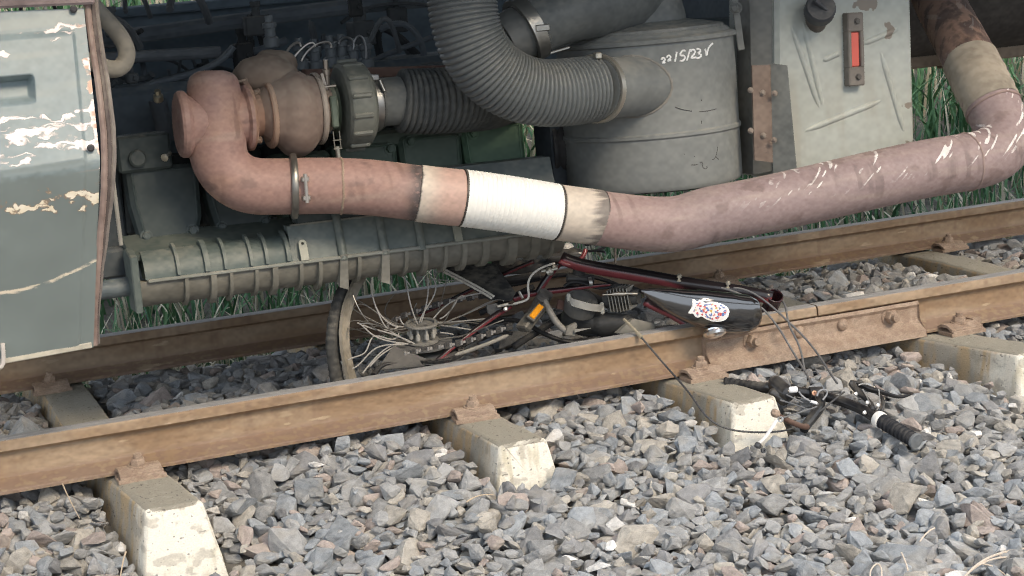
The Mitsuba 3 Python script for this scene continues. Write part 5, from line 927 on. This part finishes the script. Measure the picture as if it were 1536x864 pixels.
def band(c, w, d, face):
    rings = []; t, _, _ = frames(c); f = unit(A(face))
    for k in range(len(c)):
        e = unit(f - t[k] * (f @ t[k])); s = np.cross(t[k], e)
        rings.append([c[k] + s * w * x + e * d * y for x, y in ((-1, -0.4), (-0.8, 0.6), (-0.3, 0.35), (0.3, 0.35), (0.8, 0.6), (1, -0.4), (0.6, -0.9), (-0.6, -0.9))])
    return loft(rings)
part(wh, 'rim', rough(band(rc, 0.0205, 0.011, (0.45, -0.85, 0.2)), 0.002, 30, 2), 'satin', (0.27, 0.24, 0.19), 1.0, smooth=35, label='torn off strip of wheel rim standing upright')
part(wh, 'tyre', rough(tube(tcv, 0.028 + 0.0014 * np.sin(np.arange(60) * 2.1), 18, squash=0.8), 0.002, 60, 2), 'matte', (0.055, 0.056, 0.055), 1.0, label='dark tyre standing upright beside the rim strip')
def chain(pts, name, n, col, r=0.0042):
    p = spline(pts, n + 1); t, U, V = frames(p); side = unit(hn)
    for k in range(n):
        a_, b_ = p[k], p[k + 1]; g = unit(b_ - a_); w_ = 0.0062
        body = [bar(a_ - g * 0.003 + side * s * w_, b_ + g * 0.003 + side * s * w_, 0.0016, 0.011, 0.0005, side) for s in (-1, 1)] if k % 2 else [bar(a_ + g * 0.005, b_ - g * 0.005, 0.005, 0.0075, 0.0005, side)]
        part(bike, name, cat(body + [rod(a_ - side * 0.0075, a_ + side * 0.0075, 0.0042, 8)]), 'satin', A(col) * (0.35 if k % 2 else 1.5), 0.2, smooth=False)
chain([(-0.495,0.52,0.055),(-0.444,0.54,0.073),(-0.363,0.56,0.084),(-0.273,0.57,0.095),(-0.186,0.57,0.099),(-0.12,0.56,0.1)], 'chain_link', 18, (0.23, 0.215, 0.20))
chain([(-0.498,0.34,-0.016),(-0.399,0.34,-0.011),(-0.29,0.345,-0.008),(-0.2,0.36,0.002),(-0.1,0.375,0.014)], 'chain_link', 20, (0.20, 0.195, 0.19))
part(bike, 'chain_guard', tube(spline([(-0.337,0.31,-0.041),(-0.292,0.315,-0.035),(-0.227,0.325,-0.026),(-0.129,0.345,-0.009)], 16), A([0.004] + [0.007] * 14 + [0.004]), 10), 'satin', (0.22, 0.215, 0.20), 0.8)
part(bike, 'chain_guard', hull([A(q) + A([0, 0, d]) for q in [(-0.603,0.33,-0.054),(-0.531,0.36,0.011),(-0.433,0.32,-0.043),(-0.403,0.31,-0.067)] for d in (0, 0.004)]), 'satin', (0.022, 0.023, 0.025), 0.15)
part(bike, 'under_frame', cat([rod((-0.085,0.42,-0.067), (0.139,0.46,0.011), 0.012), rod((-0.15,0.55,0.042), (0.058,0.55,0.107), 0.010), rod((-0.067,0.65,0.124), (0.087,0.55,0.146), 0.014), rod((0.165,0.5,0.11), (0.277,0.45,0.028), 0.018)]), 'matte', (0.035, 0.036, 0.038), 0.5)
for pts, r in (([(-0.626,0.3,-0.059),(-0.543,0.34,-0.04),(-0.466,0.33,-0.058),(-0.354,0.36,-0.051),(-0.216,0.42,-0.019),(-0.093,0.4,-0.016)], 0.011), ([(-0.224,0.55,0.041),(-0.134,0.5,0.011),(-0.054,0.48,0.014),(0.022,0.4,-0.033),(0.089,0.36,-0.066),(0.207,0.34,-0.065)], 0.014), ([(-0.085,0.7,0.133),(-0.016,0.62,0.114),(0.072,0.58,0.125),(0.168,0.5,0.14),(0.267,0.44,0.119),(0.315,0.38,0.091)], 0.013), ([(0.105,0.5,0.011),(0.158,0.4,-0.054),(0.265,0.3,-0.056),(0.368,0.22,-0.041),(0.428,0.16,-0.037)], 0.012)):
    part(bike, 'inner_tube', tube(spline(pts, 40), r, 12, squash=0.6), 'satin', (0.022, 0.023, 0.026), 0.2)  # added dark tubes, thickening the tangle and standing in for its shadow
# cables from the frame to the handlebar
for pts in ([(0.502,-0.02,0.109),(0.549,-0.06,0.087),(0.599,-0.1,0.043),(0.646,-0.13,-0.032),(0.67,-0.16,-0.099),(0.655,-0.26,-0.149),(0.622,-0.36,-0.175)], [(0.547,-0.02,0.103),(0.628,-0.05,0.063),(0.695,-0.1,-0.017),(0.743,-0.14,-0.086),(0.733,-0.26,-0.144),(0.695,-0.4,-0.18)], [(0.729,-0.02,0.031),(0.708,-0.08,0.001),(0.7,-0.11,-0.039),(0.707,-0.14,-0.085),(0.699,-0.18,-0.129),(0.688,-0.21,-0.17)]):
    part(bike, 'cable', tube(spline(pts, 40), 0.0036, 8), 'satin', (0.115, 0.118, 0.125), 0.3)
part(bike, 'brake_cable', tube(spline([(0.181,-0.06,-0.003),(0.202,-0.12,-0.056),(0.209,-0.22,-0.104),(0.185,-0.4,-0.146),(0.189,-0.5,-0.195),(0.237,-0.53,-0.226),(0.313,-0.535,-0.247),(0.414,-0.56,-0.253),(0.503,-0.55,-0.234),(0.594,-0.52,-0.206),(0.67,-0.48,-0.19)], 80), 0.0032, 8), 'satin', (0.060, 0.062, 0.066), 0.3, label='thin dark brake cable looping over the sleeper end')
part(bike, 'cable_sheath', tube(spline([(0.178,0.06,0.04),(0.177,-0.01,0.019),(0.181,-0.06,-0.003)], 12), A([0.005] * 9 + [0.007] * 3), 10), 'matte', (0.34, 0.30, 0.22), 0.3)

# ------------------------------------------------------------------ the torn off handlebar
hb = thing('handlebar', 'black handlebar torn off the bicycle, lying on the ballast with its grip at right', 'handlebar')
bar_pts = spline([(0.471,-0.345,-0.166),(0.529,-0.39,-0.179),(0.598,-0.435,-0.195),(0.643,-0.505,-0.211),(0.671,-0.575,-0.228),(0.679,-0.628,-0.241),(0.685,-0.655,-0.249)], 50)
part(hb, 'bar', tube(bar_pts, 0.0160, 18), 'gloss', (0.016, 0.016, 0.018), 0.3, label='black bent bar')
ga, gb = A((0.69,-0.655,-0.252)), A((0.716,-0.795,-0.291)); gp = ga + (gb - ga) * np.linspace(0, 1, 90)[:, None]
gl = np.linspace(0, 1, 90)
part(hb, 'grip', tube(gp, 0.0212 + 0.0022 * np.sign(np.sin(gl * 2 * math.pi * 9)) * (gl < 0.93), 24), 'matte', (0.022, 0.024, 0.030), 0.5, smooth=30, label='ribbed black rubber grip')
part(hb + '__grip', 'grip_end', lathe([(0, -0.004), (0.024, -0.004), (0.025, 0.002), (0.023, 0.007), (0, 0.009)], gb, gb - ga, 28), 'satin', (0.14, 0.155, 0.17), 0.8)
part(hb, 'grip_collar', lathe([(0.0, -0.010), (0.024, -0.010), (0.026, -0.003), (0.026, 0.009), (0.022, 0.012), (0, 0.010)], A((0.687,-0.648,-0.249)), gb - ga, 28), 'satin', (0.82, 0.80, 0.76), 0.15, label='white collar at the grip')
part(hb, 'left_grip', tube(spline([(0.388,-0.215,-0.16),(0.426,-0.252,-0.167),(0.448,-0.308,-0.167),(0.476,-0.345,-0.169)], 30), 0.0175 + 0.0012 * np.sign(np.sin(np.arange(30) * 1.6)), 18), 'matte', (0.020, 0.021, 0.024), 0.4)
part(hb, 'clamp', cat([lathe([(0, -0.02), (0.025, -0.02), (0.025, 0.02), (0, 0.02)], (0.59,-0.444,-0.192), (0.9, -0.3, -0.05), 20), lathe([(0, 0), (0.010, 0), (0.010, 0.008), (0.004, 0.009), (0, 0.005)], (0.558,-0.487,-0.177), (-0.1, -0.9, 0.4), 14)]), 'satin', (0.028, 0.028, 0.030), 0.4)
part(hb, 'clamp_bolt', lathe([(0, 0), (0.008, 0), (0.008, 0.005), (0.004, 0.006), (0, 0.003)], (0.55,-0.501,-0.171), (-0.1, -0.9, 0.4), 12), 'metal', (0.45, 0.26, 0.18), 0.4)
for n, (pts, rr) in enumerate((([(0.702,-0.47,-0.167),(0.729,-0.487,-0.177),(0.744,-0.517,-0.187),(0.767,-0.54,-0.195),(0.807,-0.552,-0.213),(0.859,-0.563,-0.213)], (0.012, 0.015, 0.013, 0.010, 0.008, 0.005)), ([(0.696,-0.487,-0.165),(0.698,-0.528,-0.19),(0.701,-0.575,-0.212),(0.694,-0.602,-0.231)], (0.013, 0.012, 0.011, 0.010)), ([(0.754,-0.517,-0.18),(0.759,-0.552,-0.209),(0.731,-0.602,-0.225),(0.69,-0.642,-0.236)], (0.009, 0.009, 0.008, 0.006)))):
    p = spline(pts, 24); part(hb, 'brake_lever', tube(p, np.interp(np.linspace(0, 1, 24), np.linspace(0, 1, len(rr)), rr), 14, squash=0.7), 'gloss', (0.018, 0.018, 0.020), 0.3)
for pts in ([(0.705,-0.534,-0.177),(0.7,-0.563,-0.195),(0.688,-0.602,-0.209)], [(0.751,-0.552,-0.182),(0.729,-0.588,-0.206),(0.686,-0.642,-0.218)], [(0.701,-0.517,-0.167),(0.716,-0.517,-0.165),(0.73,-0.517,-0.17)]):
    part(hb, 'lever_spring', tube(spline(pts, 12), 0.0022, 6), 'metal', (0.72, 0.70, 0.66), 0.1)
for q in ((0.655,-0.615,-0.229), (0.687,-0.642,-0.206), (0.674,-0.602,-0.203), (0.681,-0.528,-0.19)): part(hb, 'lever_screw', lathe([(0, 0), (0.006, 0), (0.006, 0.006), (0, 0.008)], q, (0.1, -0.9, 0.4), 12), 'metal', (0.8, 0.8, 0.78), 0.1)
part(hb, 'switch_body', blend([[(*(0.481,-0.39,-0.149), 0.026), (*(0.491,-0.435,-0.173), 0.027)], [(*(0.457,-0.412,-0.171), 0.016), (*(0.48,-0.435,-0.193), 0.018)]], 0.008, 2), 'gloss', (0.022, 0.022, 0.024), 0.4)
part(hb, 'cable_adjuster', lathe([(0, 0), (0.008, 0), (0.010, 0.004), (0.010, 0.022), (0.006, 0.026), (0, 0.026)], (0.472,-0.487,-0.15), (0.9, -0.35, 0.02), 16), 'matte', (0.85, 0.86, 0.88), 0.05)
for pts in ([(0.497,-0.505,-0.157),(0.512,-0.505,-0.177),(0.528,-0.517,-0.19),(0.551,-0.517,-0.202),(0.573,-0.517,-0.216)], [(0.552,-0.517,-0.177),(0.568,-0.517,-0.16),(0.586,-0.517,-0.165),(0.57,-0.517,-0.192)]): part(hb, 'cable', tube(spline(pts, 20), 0.0028, 8), 'satin', (0.30, 0.31, 0.33), 0.2)
part(hb, 'cable_sleeve', rod((0.528,-0.517,-0.19), (0.548,-0.517,-0.199), 0.005), 'matte', (0.8, 0.82, 0.84), 0.05)
for pts in ([(0.439,-0.528,-0.152),(0.462,-0.552,-0.168),(0.48,-0.552,-0.179)], [(0.361,-0.628,-0.193),(0.467,-0.575,-0.2),(0.528,-0.552,-0.2)], [(0.421,-0.517,-0.168),(0.46,-0.528,-0.185),(0.492,-0.54,-0.201)]): part(hb, 'wire', tube(spline(pts, 16), 0.0024, 6), 'satin', (0.16, 0.165, 0.175), 0.3)
part(hb, 'stem', cat([tube(spline([(0.584,-0.47,-0.199),(0.549,-0.517,-0.221),(0.499,-0.552,-0.242),(0.465,-0.575,-0.257)], 20), np.linspace(0.020, 0.014, 20), 14)]), 'gloss', (0.020, 0.021, 0.023), 0.4)
part(hb, 'quill', tube(spline([(0.362,-0.602,-0.188),(0.393,-0.602,-0.209),(0.428,-0.602,-0.23),(0.475,-0.575,-0.25)], 16), A([0.007] * 3 + [0.0085] * 10 + [0.010] * 3), 14), 'matte', (0.105, 0.062, 0.048), label='rusty brown stem end')
part(hb, 'quill_bolt', rough(lathe([(0, -0.012), (0.012, -0.010), (0.013, 0.006), (0.006, 0.014), (0, 0.014)], (0.349,-0.615,-0.179), (-0.7, -0.6, 0.4), 14), 0.002, 60, 2), 'rust')
part(hb, 'quill_ring', lathe([(0.005, -0.004), (0.0095, -0.004), (0.0095, 0.004), (0.005, 0.004)], (0.361,-0.622,-0.198), (-0.8, -0.5, 0.3), 16), 'metal', (0.75, 0.73, 0.68), 0.2)
part(hb, 'strap', tube(spline([(0.331,-0.648,-0.192),(0.298,-0.673,-0.208),(0.264,-0.69,-0.227),(0.246,-0.69,-0.238)], 14), 0.0062, 10, squash=0.6), 'matte', (0.82, 0.80, 0.78), 0.15, label='white strap hanging over the sleeper end')
part(hb, 'strap_end', cat([lathe([(0, -0.008), (0.008, -0.008), (0.010, 0.0), (0.008, 0.008), (0, 0.008)], (0.234,-0.707,-0.239), (0.4, -0.8, -0.3), 14), lathe([(0.003, -0.003), (0.008, -0.003), (0.008, 0.003), (0.003, 0.003)], (0.246,-0.716,-0.255), (0.2, -0.9, 0.2), 14)]), 'gloss', (0.06, 0.062, 0.066), 0.2)

# ------------------------------------------------------------------ dry stalks and weeds on the ballast
def stalk(pts, r, label):
    p = spline(pts, 20); solo('dry_stalk', tube(p, np.linspace(r, r * 0.6, len(p)), 6), 'matte', label, 'stalk', 'dry stalks on the ballast', col=(0.50, 0.40, 0.29), dirt=0.3)
stalk([(-1.695,-0.12,-0.136),(-1.695,-0.25,-0.149),(-1.69,-0.4,-0.169)], 0.0022, 'dry stalk leaning against the foot of the near rail at the far left')
stalk([(-1.591,-0.5,-0.258),(-1.61,-0.55,-0.275),(-1.63,-0.62,-0.295)], 0.0026, 'dry stalk standing left of the leftmost sleeper end')
stalk([(-0.696,-0.75,-0.227),(-0.66,-0.74,-0.219),(-0.606,-0.72,-0.23)], 0.0022, 'short brown stalk lying on the stones in front of the second sleeper')
tw = thing('dry_weed', 'pale dry twigs of a dead weed at the lower right corner', 'weed')
for pts, r in (([(0.37,-1.5,-0.46),(0.438,-1.47,-0.442),(0.536,-1.42,-0.444),(0.679,-1.38,-0.463)], 0.0032), ([(0.405,-1.48,-0.454),(0.489,-1.45,-0.443),(0.574,-1.42,-0.457),(0.677,-1.38,-0.493)], 0.0025), ([(0.461,-1.46,-0.442),(0.502,-1.46,-0.458),(0.532,-1.48,-0.488)], 0.002), ([(0.553,-1.42,-0.45),(0.585,-1.42,-0.486),(0.58,-1.45,-0.517)], 0.002), ([(0.386,-1.3,-0.408),(0.439,-1.26,-0.402),(0.474,-1.24,-0.403)], 0.0022), ([(0.288,-1.36,-0.402),(0.286,-1.38,-0.422),(0.267,-1.42,-0.432)], 0.002), ([(0.075,-1.55,-0.374),(0.115,-1.5,-0.368),(0.144,-1.48,-0.373),(0.125,-1.52,-0.393)], 0.002)):
    part(tw, 'twig', tube(spline(pts, 16), r, 6), 'matte', (0.58, 0.50, 0.42), 0.3)
